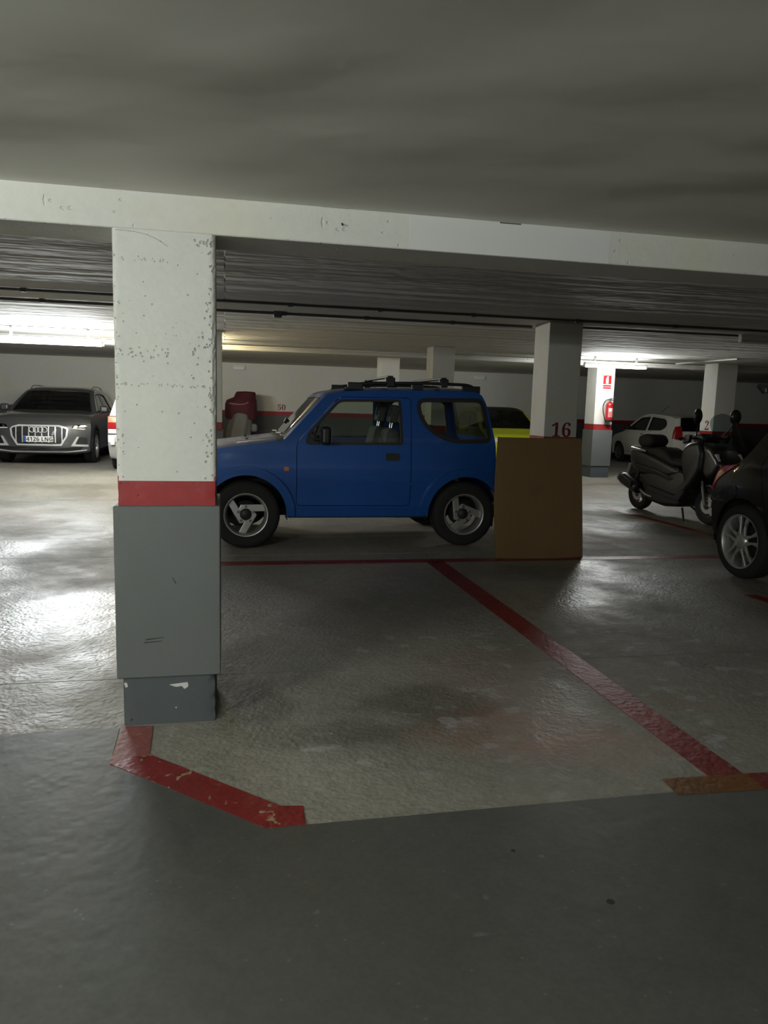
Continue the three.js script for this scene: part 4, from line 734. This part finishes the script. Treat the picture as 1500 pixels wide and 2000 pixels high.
// ---- small hatchbacks share a builder; each gets its own proportions, paint and lamps
function hatch(root, o) {
  const L = o.len / 2, H = o.h, wb = o.wb / 2, w = o.w, b = o.belt, paint = o.paint;
  const w1 = rounded([[-wb + 0.46, b + 0.02, 0.03], [-wb + 0.98, H - 0.16, 0.06], [0.22, H - 0.13, 0.03], [0.2, b + 0.02, 0.03]], 0.03), w2 = rounded([[0.32, b + 0.03, 0.03], [0.33, H - 0.13, 0.04], [wb - 0.18, H - 0.18, 0.12], [wb - 0.02, b + 0.16, 0.12], [wb - 0.22, b + 0.05, 0.08]], 0.04);
  const P = {
    paint, w, c: 0.045, wf: -wb, wr: wb, wy: o.r, wr_r: o.r, arch: o.r + 0.05, sill: 0.24, belt: b, pan: 0.19, tyreW: 0.17, xfs: -L + 0.45, xrs: L - 0.4, bowF: 0.2, bowR: 0.13, sideGlass: M.glassDark, dash: -wb + 0.5, rimM: o.rimM ?? M.alloyDark,
    W: (x, y) => (y < b ? w - 0.03 * (1 - ss(0.25, 0.6, y)) - 0.02 * ss(0.7, b, y) : w - 0.02 - (y - b) * 0.34),
    sil: [
      { name: 'front_bumper', p: [[-L + 0.12, 0.2], [-L + 0.03, 0.27], [-L, 0.42], [-L + 0.02, 0.6], [-L + 0.1, 0.72]] },
      { name: 'hood', p: [[-L + 0.3, 0.82], [-L + 0.6, 0.9], [-wb + 0.22, b - 0.01]] },
      { name: 'windscreen', p: [[-wb + 0.58, H - 0.27], [-wb + 0.86, H - 0.1]], glass: M.glassDark, edge: 0.9, n: 6 },
      { name: 'roof', p: [[-wb + 1.05, H - 0.035], [0.05, H], [0.6, H - 0.01], [wb - 0.05, H - 0.05], [L - 0.32, H - 0.11]], m: o.roofM },
      { name: 'rear_window', p: [[L - 0.24, H - 0.24], [L - 0.13, b + 0.04]], glass: M.glassDark, edge: 0.82, n: 6 },
      { name: 'tailgate', p: [[L - 0.07, b - 0.1], [L - 0.05, b - 0.25], [L - 0.06, 0.58]] },
      { name: 'rear_bumper', p: [[L - 0.005, 0.54], [L, 0.4], [L - 0.06, 0.27], [L - 0.12, 0.23]], m: o.bumperM },
    ],
    doors: [{ o: rounded([[-wb + 0.36, 0.34, 0.05], [0.25, 0.34, 0.04], [0.27, H - 0.085, 0.04], [-wb + 0.99, H - 0.11, 0.05], [-wb + 0.38, b, 0.05]], 0.05), w: w1, h: [0.02, b - 0.13, 0.17, b - 0.085] }, { o: rounded([[0.27, 0.34, 0.04], [wb - 0.4, 0.34, 0.05], [wb - 0.2, 0.62, 0.1], [wb + 0.02, b + 0.02, 0.06], [wb + 0.0, b + 0.2, 0.08], [wb - 0.16, H - 0.13, 0.12], [0.288, H - 0.085, 0.04]], 0.05), w: w2, h: [wb - 0.28, b - 0.11, wb - 0.13, b - 0.065] }],
    windows: [], wheel: o.wheel ?? { kind: 'cover', rim: o.r * 0.64, turn: 0, face: 0.7 },
  };
  const C = buildCar(root, P);
  for (const s of [1, -1]) {
    const q = (l) => (s > 0 ? l : l.map((p) => [-p[0], p[1]]).reverse());
    C.end('headlamp', q(rounded([[w * 0.5, 0.62], [w * 0.88, 0.66], [w * 0.92, 0.78], [w * 0.6, 0.72]], 0.03)), M.lensWhite, { end: -1, t: 0.015, lift: 0.002 });
    const mr = sub('wing_mirror', root);
    part('shell', box(-wb + 0.52, -wb + 0.66, b + 0.01, b + 0.14, s * (w + 0.08) - 0.08, s * (w + 0.08) + 0.07, 0.045), o.mirrorM ?? paint, mr); part('arm', rod([-wb + 0.58, b + 0.02, s * (w - 0.03)], [-wb + 0.58, b + 0.05, s * (w + 0.03)], 0.02), M.black, mr);
    if (o.tail) o.tail(C, s, q, P);
  }
  C.end('front_grille', rounded([[-w * 0.4, 0.34], [w * 0.4, 0.34], [w * 0.36, 0.48], [-w * 0.36, 0.48]], 0.03), M.black, { end: -1, t: 0.008, lift: 0.002 });
  part('dashboard', box(-wb + 0.42, -wb + 0.75, b - 0.25, b + 0.03, -w + 0.15, w - 0.15, 0.06), M.black, root);
  seats(root, [[-0.1, 0.33, 0.4], [-0.1, -0.33, 0.4]]); steering(root, -wb + 0.82, b + 0.0, -0.34);
  part('cabin_floor', box(-wb + 0.5, L - 0.3, 0.34, 0.42, -w + 0.12, w - 0.12), M.liner, root);
  return [C, P];
}
{ // ---- the white five-door seen from behind, by the far wall
  const root = thing('hatchback', 'small white five-door hatchback with red tail lamps behind the scooter', 'car', [12.3, 0, -19.15], -PI / 2);
  const white = carPaint(0.62, 0.61, 0.54, 0, 0.4);
  const [C] = hatch(root, { len: 3.55, h: 1.47, wb: 2.36, w: 0.8, belt: 0.96, r: 0.285, paint: white, mirrorM: M.black, tail: (C, s, q) => {
    C.end('tail_lamp', q(rounded([[0.58, 1.14], [0.72, 1.12], [0.8, 0.8], [0.6, 0.76]], 0.02)), M.tailRed, { end: 1, t: 0.03, lift: 0.0, parent: root });
    C.side('tail_lamp_wrap', rounded([[1.56, 0.8], [1.66, 0.8], [1.62, 1.1], [1.55, 1.13]], 0.02), M.tailRed, { side: s, t: 0.02, lift: 0.004 });
  } });
  C.end('tailgate_handle', rounded([[-0.35, 0.88], [0.35, 0.88], [0.35, 0.9], [-0.35, 0.9]], 0.008), M.black, { end: 1, t: 0.006, lift: 0.001 });
  C.end('number_plate', [[-0.26, 0.62], [0.26, 0.62], [0.26, 0.73], [-0.26, 0.73]], M.plate, { end: 1, t: 0.006, lift: 0.003 });
  part('aerial', rod([-0.35, 1.46, 0.0], [0.05, 1.68, 0.0], 0.006, 6), M.black, root);
}
{ // ---- the yellow one facing us
  const root = thing('compact_car', 'bright yellow compact car with black roof behind the blue off-roader', 'car', [7.05, 0, -18.75], PI / 2);
  const yellow = carPaint(0.52, 0.56, 0.01, 0, 0.4);
  hatch(root, { len: 3.5, h: 1.5, wb: 2.3, w: 0.81, belt: 0.98, r: 0.29, paint: yellow, roofM: M.blackGloss, mirrorM: M.black, tail: (C, s, q) => C.end('tail_lamp', q(rounded([[0.58, 0.8], [0.72, 0.8], [0.72, 0.95], [0.58, 0.95]], 0.02)), M.tailRed, { end: 1, t: 0.02, lift: 0 }) });
}
{ // ---- the old white one whose corner looks out beside the near pillar
  const root = thing('estate_car', 'white car with upright orange and red tail lamp, mostly hidden by the near pillar', 'car', [-1.48, 0, -17.4], -PI / 2);
  const white = carPaint(0.72, 0.73, 0.75, 0, 0.4);
  const [C] = hatch(root, { len: 3.8, h: 1.72, wb: 2.4, w: 0.8, belt: 1.06, r: 0.3, paint: white, bumperM: M.silver, tail: (C, s, q) => {
    const t = sub('tail_lamp', root);
    for (const [y0, y1, m, n] of [[0.97, 1.08, M.tailOrange, 'indicator'], [0.84, 0.97, M.tailRed, 'brake_lens'], [0.75, 0.835, M.lensWhite, 'reversing_lens']]) C.end(n, q([[0.63, y0], [0.785, y0], [0.785, y1], [0.63, y1]]), m, { end: 1, t: 0.03, lift: 0.004, parent: t });
    C.end('surround', q([[0.615, 0.735], [0.8, 0.735], [0.8, 1.095], [0.615, 1.095]]), M.black, { end: 1, t: 0.012, lift: 0.001, parent: t });
    C.end('bumper_overrider', q(rounded([[0.66, 0.53], [0.74, 0.53], [0.74, 0.72], [0.66, 0.72]], 0.02)), M.lensWhite, { end: 1, t: 0.06, lift: 0.01 });
  } });
  C.end('tailgate_trim', [[-0.6, 0.9], [0.6, 0.9], [0.6, 0.935], [-0.6, 0.935]], M.black, { end: 1, t: 0.01, lift: 0.001 });
}
{ // ---- the black car at the right edge
  const root = thing('crossover_car', 'black car with red tail lamp and five double-spoke alloy wheels at the picture edge', 'car', [5.3, 0, -4.46], PI / 2);
  const black = phy({ color: rgb(0.004, 0.004, 0.005), roughness: 0.4, metalness: 0, clearcoat: 0.6, clearcoatRoughness: 0.04 });
  const wb = 1.25, w1 = rounded([[-0.72, 1.0, 0.03], [-0.25, 1.33, 0.06], [0.3, 1.36, 0.03], [0.28, 1.02, 0.03]], 0.03), w2 = rounded([[0.4, 1.02], [0.42, 1.36], [0.9, 1.32, 0.06], [1.03, 1.05, 0.05]], 0.03);
  const P = {
    paint: black, w: 0.83, c: 0.05, wf: -wb, wr: wb, wy: 0.33, wr_r: 0.33, arch: 0.385, sill: 0.25, belt: 1.0, pan: 0.2, tyreW: 0.215, xfs: -1.65, xrs: 1.35, bowF: 0.2, bowR: 0.08, sideGlass: M.glassDark, dash: -0.75, rimM: M.alloy,
    W: (x, y) => (y < 0.75 ? 0.8 + 0.03 * ss(0.3, 0.7, y) : y < 1.0 ? 0.83 - 0.03 * ss(0.75, 1.0, y) : 0.8 - (y - 1.0) * 0.36),
    sil: [
      { name: 'front_bumper', p: [[-2.0, 0.22], [-2.1, 0.3], [-2.13, 0.5], [-2.08, 0.72]] }, { name: 'hood', p: [[-1.9, 0.86], [-1.4, 0.98], [-0.95, 1.05]] },
      { name: 'windscreen', p: [[-0.6, 1.28], [-0.28, 1.42]], glass: M.glassDark, edge: 0.9, n: 6 }, { name: 'roof', p: [[-0.1, 1.46], [0.3, 1.485], [0.75, 1.475], [1.05, 1.45], [1.16, 1.425]] },
      { name: 'rear_window', p: [[1.22, 1.34], [1.28, 1.24], [1.35, 1.13], [1.43, 1.055]], glass: M.glassDark, edge: 0.84, n: 6 }, { name: 'tailgate', p: [[1.57, 1.0], [1.66, 0.95], [1.72, 0.86], [1.755, 0.72]] }, { name: 'rear_bumper', p: [[1.775, 0.62], [1.775, 0.48], [1.745, 0.35], [1.64, 0.28]] },
    ],
    doors: [{ o: rounded([[-0.8, 0.34, 0.05], [0.34, 0.34, 0.05], [0.36, 1.4, 0.05], [-0.2, 1.37, 0.05], [-0.76, 0.98, 0.05]], 0.05), w: w1, h: [0.1, 0.86, 0.28, 0.9] }, { o: rounded([[0.36, 0.34, 0.05], [0.9, 0.34, 0.05], [0.98, 0.72, 0.1], [1.1, 1.0, 0.05], [1.0, 1.36, 0.06], [0.378, 1.4, 0.04]], 0.05), w: w2, h: [0.92, 0.88, 1.08, 0.92] }],
    windows: [], wheel: { kind: 'five', rim: 0.235, turn: 0.25, face: 0.8 },
  };
  const C = buildCar(root, P);
  for (const s of [1, -1]) {
    const q = (l) => (s > 0 ? l : l.map((p) => [-p[0], p[1]]).reverse());
    C.side('tail_lamp', rounded([[1.38, 1.01], [1.56, 0.985], [1.655, 0.93], [1.71, 0.86], [1.745, 0.75], [1.72, 0.75], [1.66, 0.85], [1.55, 0.92]], 0.015), M.tailRed, { side: s, t: 0.03, lift: 0.008 });
    C.end('tail_lamp', q(rounded([[0.5, 0.86], [0.8, 0.82], [0.8, 0.98], [0.55, 0.99]], 0.02)), M.tailRed, { end: 1, t: 0.02, lift: 0.002 });
    C.side('fuel_flap', arc(1.4, 0.76, 0.07, 0, 2 * PI - 0.01, 20), black, { side: s, t: 0.01, lift: 0.006 });
    const mr = sub('wing_mirror', root); part('shell', box(-0.72, -0.58, 1.0, 1.14, s * 0.92 - 0.08, s * 0.92 + 0.08, 0.045), black, mr); part('arm', rod([-0.64, 1.02, s * 0.78], [-0.64, 1.05, s * 0.86], 0.022), M.black, mr);
  }
  part('dashboard', box(-0.85, -0.5, 0.8, 1.02, -0.65, 0.65, 0.06), M.black, root); seats(root, [[0, 0.36, 0.42], [0, -0.36, 0.42]]); steering(root, -0.42, 1.0, -0.36); part('cabin_floor', box(-0.7, 1.6, 0.36, 0.42, -0.7, 0.7), M.liner, root);
}
{ // ---- the black scooter; x towards its front
  const root = thing('motor_scooter', 'black touring scooter with backrest and tall smoked windscreen', 'scooter', [6.2, 0, -9.33], rad(-86));
  const satin = std({ color: rgb(0.005, 0.005, 0.006), roughness: 0.45 }), matte = std({ color: rgb(0.009, 0.009, 0.009), roughness: 0.7 }), gloss = M.blackGloss;
  const S = (name, pts, w, m, r = 0.04, bevel = 0.03, label) => part(name, creased(slab(rounded(pts, r), w, bevel), 0.6), m, root, label);
  for (const [x, r] of [[-0.77, 0.255], [0.75, 0.265]]) {
    const w = sub('wheel', root); w.position.set(x, r, 0); const Z = (g) => { g.rotateX(PI / 2); return g; };
    part('tyre', Z(lathe([[r * 0.6, -0.05], [r * 0.8, -0.065], [r * 0.93, -0.055], [r, -0.01], [r, 0.01], [r * 0.93, 0.055], [r * 0.8, 0.065], [r * 0.6, 0.05]], 40)), M.rubber, w);
    part('rim', Z(lathe([[r * 0.58, -0.05], [r * 0.62, -0.05], [r * 0.56, 0], [r * 0.62, 0.05], [r * 0.58, 0.05], [r * 0.53, 0], [r * 0.58, -0.05]], 36)), M.alloyDark, w);
    for (let k = 0; k < 5; k++) { const g = slab([[0.02, -0.014], [r * 0.57, -0.02], [r * 0.57, 0.02], [0.02, 0.014]], 0.03, 0.005); g.rotateZ(k * 2 * PI / 5 + 0.4); part('spoke', g, M.alloyDark, w); }
    const d = new THREE.RingGeometry(0.06, 0.115, 28); d.translate(0, 0, 0.066); part('brake_disc', d, M.silver, w); part('hub', Z(lathe([[0.001, -0.08], [0.04, -0.08], [0.045, 0], [0.04, 0.08], [0.001, 0.08]], 18)), M.alloyDark, w);
    part('brake_caliper', box(0.05, 0.11, -0.02, 0.06, 0.05, 0.09, 0.012), M.silver, w);
  }
  S('lower_fairing', [[-0.6, 0.56], [-0.5, 0.36], [-0.36, 0.19], [0.0, 0.15], [0.36, 0.19], [0.44, 0.36], [0.52, 0.62], [0.3, 0.7], [0.05, 0.6], [-0.3, 0.62]], 0.38, satin, 0.06, 0.05);
  S('footboard', [[-0.35, 0.34], [0.38, 0.26], [0.5, 0.42], [0.42, 0.44], [0.3, 0.34], [-0.3, 0.42]], 0.46, matte, 0.02, 0.012);
  S('rear_body', [[-0.88, 0.8], [-0.86, 0.9], [-0.7, 0.92], [-0.3, 0.84], [0.1, 0.74], [0.32, 0.7], [0.1, 0.58], [-0.3, 0.56], [-0.62, 0.55], [-0.82, 0.66]], 0.36, gloss, 0.05, 0.05);
  S('side_trim', [[-0.72, 0.72], [-0.2, 0.66], [0.22, 0.56], [0.1, 0.52], [-0.3, 0.6], [-0.66, 0.64]], 0.395, satin, 0.03, 0.012);
  S('seat', [[-0.72, 0.9], [-0.64, 0.965], [-0.36, 0.955], [-0.2, 0.975], [-0.06, 0.93], [0.1, 0.83], [0.36, 0.81], [0.4, 0.74], [0.1, 0.72], [-0.3, 0.83], [-0.66, 0.88]], 0.34, matte, 0.05, 0.045);
  S('passenger_backrest', [[-0.76, 1.0], [-0.74, 1.12], [-0.6, 1.16], [-0.42, 1.13], [-0.36, 1.02], [-0.46, 0.95], [-0.68, 0.94]], 0.3, matte, 0.07, 0.06);
  part('backrest_bracket', rod([-0.62, 0.86, 0.07], [-0.62, 0.98, 0.07], 0.012), M.black, root); part('backrest_bracket', rod([-0.62, 0.86, -0.07], [-0.62, 0.98, -0.07], 0.012), M.black, root);
  part('grab_rail', tube([[-0.45, 0.9, 0.19], [-0.75, 0.92, 0.19], [-0.9, 0.93, 0.12], [-0.92, 0.93, 0], [-0.9, 0.93, -0.12], [-0.75, 0.92, -0.19], [-0.45, 0.9, -0.19]], 0.016, 8, 40), M.silver, root);
  part('tail_lamp', box(-0.905, -0.85, 0.78, 0.88, -0.12, 0.12, 0.02), M.tailRed, root);
  part('number_plate', (() => { const g = box(-0.004, 0.004, -0.09, 0.09, -0.1, 0.1, 0.002); g.rotateZ(-0.35); g.translate(-1.0, 0.6, 0); return g; })(), M.plate, root); part('plate_holder', slab(rounded([[-0.86, 0.74], [-0.7, 0.62], [-0.98, 0.48], [-1.04, 0.5], [-0.96, 0.7]], 0.02), 0.14, 0.02), matte, root);
  const ex = sub('exhaust', root);
  part('silencer', (() => { const g = lathe([[0.001, 0], [0.07, 0], [0.088, 0.03], [0.092, 0.12], [0.092, 0.4], [0.08, 0.46], [0.03, 0.5], [0.001, 0.5]], 28); g.rotateZ(PI / 2 - 0.28); g.translate(-0.52, 0.34, 0.2); return g; })(), satin, ex);
  part('end_cap', (() => { const g = lathe([[0.001, 0], [0.062, 0], [0.075, 0.02], [0.06, 0.03]], 24); g.rotateZ(PI / 2 - 0.28); g.translate(-0.99, 0.475, 0.2); return g; })(), M.silver, ex);
  part('heat_shield', (() => { const g = slab(rounded([[-0.9, 0.43], [-0.6, 0.35], [-0.58, 0.43], [-0.87, 0.52]], 0.03), 0.02, 0.006); g.translate(0, 0, 0.3); return g; })(), matte, ex);
  part('header_pipe', tube([[-0.54, 0.345, 0.2], [-0.35, 0.27, 0.19], [-0.1, 0.24, 0.12]], 0.025, 8, 16), M.alloyDark, ex);
  S('engine_case', [[-0.82, 0.3], [-0.4, 0.3], [-0.3, 0.5], [-0.5, 0.56], [-0.78, 0.42]], 0.26, M.alloyDark, 0.04, 0.03);
  part('shock_absorber', rod([-0.72, 0.34, 0.16], [-0.6, 0.64, 0.16], 0.028), M.black, root); part('shock_absorber', rod([-0.72, 0.34, -0.16], [-0.6, 0.64, -0.16], 0.028), M.black, root);
  S('rear_mudguard', [[-1.02, 0.44], [-0.9, 0.53], [-0.7, 0.56], [-0.5, 0.5], [-0.5, 0.53], [-0.7, 0.6], [-0.94, 0.57]], 0.16, matte, 0.01, 0.01);
  S('leg_shield', [[0.36, 0.82], [0.39, 0.99], [0.5, 1.07], [0.72, 1.1], [0.8, 0.95], [0.78, 0.72], [0.62, 0.5], [0.5, 0.4], [0.44, 0.62]], 0.5, satin, 0.06, 0.06);
  S('front_cowl', [[0.7, 1.1], [0.9, 1.04], [1.06, 0.88], [1.1, 0.8], [0.98, 0.66], [0.82, 0.6], [0.72, 0.7]], 0.4, gloss, 0.06, 0.07);
  part('headlamp', (() => { const g = slab(rounded([[-0.15, -0.05], [-0.02, -0.03], [-0.02, 0.05], [-0.16, 0.07]], 0.02), 0.012, 0.004); return g; })().rotateY(PI / 2).rotateZ(0.7).translate(1.02, 0.9, 0.04), M.lensWhite, root); part('headlamp', slab(rounded([[0.02, -0.03], [0.15, -0.05], [0.16, 0.07], [0.02, 0.05]], 0.02), 0.012, 0.004).rotateY(PI / 2).rotateZ(0.7).translate(1.02, 0.9, -0.04), M.lensWhite, root);
  S('front_mudguard', [[0.5, 0.42], [0.62, 0.53], [0.8, 0.55], [0.98, 0.44], [1.0, 0.4], [0.96, 0.42], [0.8, 0.5], [0.64, 0.49], [0.54, 0.4]], 0.16, gloss, 0.02, 0.015);
  for (const s of [1, -1]) {
    part('fork_tube', rod([0.75, 0.265, s * 0.095], [0.62, 0.72, s * 0.095], 0.024), M.alloyDark, root);
    const b = sub('handlebar_grip', root); part('grip', rod([0.5, 1.13, s * 0.22], [0.46, 1.12, s * 0.36], 0.018), M.rubber, b); part('lever', tube([[0.55, 1.13, s * 0.2], [0.55, 1.12, s * 0.3], [0.53, 1.12, s * 0.37]], 0.007, 6, 10), M.black, b);
    const m = sub('mirror', root); part('stalk', tube([[0.6, 1.16, s * 0.2], [0.68, 1.26, s * 0.25], [0.72, 1.36, s * 0.28]], 0.008, 6, 14), M.black, m);
    const h = new THREE.SphereGeometry(1, 20, 14); h.scale(0.035, 0.1, 0.075); h.rotateY(s * 0.25); h.translate(0.72, 1.42, s * 0.29); part('housing', h, M.blackGloss, m);
    S('hand_guard', [[0.5, 1.05], [0.62, 1.08], [0.64, 1.18], [0.52, 1.17]], 0.05, satin, 0.03, 0.012).position.z = s * 0.3;
  }
  part('handlebar', rod([0.53, 1.13, -0.24], [0.53, 1.13, 0.24], 0.016), M.black, root);
  S('handlebar_cover', [[0.44, 1.1], [0.46, 1.18], [0.6, 1.2], [0.7, 1.14], [0.66, 1.06], [0.5, 1.05]], 0.26, satin, 0.03, 0.03);
  { // the screen: a bowed sheet, rounded at the top
    const NU = 20, NV = 18, pos = [], idx = [], uv = [];
    for (let j = 0; j <= NV; j++) for (let i = 0; i <= NU; i++) { const v = j / NV, u = 2 * i / NU - 1, hw = (0.235 - 0.03 * v) * Math.sqrt(Math.max(0.02, 1 - Math.max(0, (v - 0.62) / 0.38) ** 2.6)); const z = u * hw; pos.push(1.08 - 0.26 * v - 0.9 * z * z, 1.0 + 0.46 * v, z); uv.push(i / NU, v); }
    for (let j = 0; j < NV; j++) for (let i = 0; i < NU; i++) { const q = j * (NU + 1) + i; idx.push(q, q + 1, q + NU + 1, q + 1, q + NU + 2, q + NU + 1); }
    const g = new THREE.BufferGeometry(); g.setAttribute('position', new THREE.Float32BufferAttribute(pos, 3)); g.setAttribute('uv', new THREE.Float32BufferAttribute(uv, 2)); g.setIndex(idx); g.computeVertexNormals();
    part('windscreen', g, M.glassSmoke, root, 'tall smoked transparent screen');
  }
  part('side_stand', tube([[0.1, 0.2, -0.16], [0.2, 0.1, -0.24], [0.28, 0.015, -0.28]], 0.014, 8, 12), M.black, root); part('centre_stand', rod([0.32, 0.17, 0.1], [0.42, 0.01, 0.14], 0.014), M.black, root);
}
{ // ---- the covered motorbike by the back wall
  const root = thing('covered_motorbike', 'motorbike under a maroon and grey cover by the back wall', 'motorbike', [0.42, 0, -20.55]);
  const maroon = std({ color: rgb(0.065, 0.006, 0.012), roughness: 0.75 }), greyC = std({ color: rgb(0.2, 0.205, 0.21), roughness: 0.85 });
  const loft = (rings, ex, folds) => { // rings: y, centre x, half width x, half width z
    const NS = 48, pos = [], idx = [], uv = [];
    rings.forEach(([y, cx, rx, rz], j) => { for (let i = 0; i <= NS; i++) { const a = i / NS * 2 * PI, c = Math.cos(a), s = Math.sin(a), k = 1 + folds * Math.sin(a * 9 + j) * (1 - j / rings.length); pos.push(cx + rx * Math.sign(c) * Math.abs(c) ** ex * k, y + 0.01 * Math.sin(a * 5), rz * Math.sign(s) * Math.abs(s) ** ex * k); uv.push(i / NS, y); } });
    for (let j = 0; j + 1 < rings.length; j++) for (let i = 0; i < NS; i++) { const q = j * (NS + 1) + i; idx.push(q, q + NS + 1, q + 1, q + 1, q + NS + 1, q + NS + 2); }
    const g = new THREE.BufferGeometry(); g.setAttribute('position', new THREE.Float32BufferAttribute(pos, 3)); g.setAttribute('uv', new THREE.Float32BufferAttribute(uv, 2)); g.setIndex(idx); g.computeVertexNormals(); return g;
  };
  part('grey_cover', loft([[0.02, -0.08, 0.34, 0.78], [0.3, -0.08, 0.34, 0.78], [0.7, -0.05, 0.34, 0.76], [0.95, -0.02, 0.32, 0.72], [1.12, -0.02, 0.28, 0.66], [1.19, -0.02, 0.2, 0.5]], 0.75, 0.05), greyC, root, 'grey cloth lower part');
  part('maroon_cover', loft([[1.0, 0.02, 0.42, 0.6], [1.2, 0.0, 0.425, 0.6], [1.38, 0.0, 0.42, 0.55], [1.48, 0.02, 0.4, 0.5], [1.56, 0.1, 0.29, 0.42], [1.67, 0.125, 0.265, 0.38], [1.705, 0.13, 0.24, 0.34], [1.72, 0.13, 0.001, 0.001]], 0.62, 0.02), maroon, root, 'maroon cloth upper part');
  part('piping', tube([[-0.3, 1.4, 0.56], [-0.1, 1.375, 0.585], [0.08, 1.39, 0.58], [0.18, 1.44, 0.52]], 0.012, 6, 20), std({ color: rgb(0.35, 0.2, 0.2), roughness: 0.6 }), root);
  part('front_wheel', (() => { const g = new THREE.TorusGeometry(0.26, 0.06, 10, 30); g.rotateY(0.5); g.translate(0.32, 0.32, 0.25); return g; })(), M.rubber, root);
  part('lamp_cowl', box(0.24, 0.42, 0.66, 0.88, 0.1, 0.5, 0.07), greyC, root);
}
renderer.render(scene, camera);
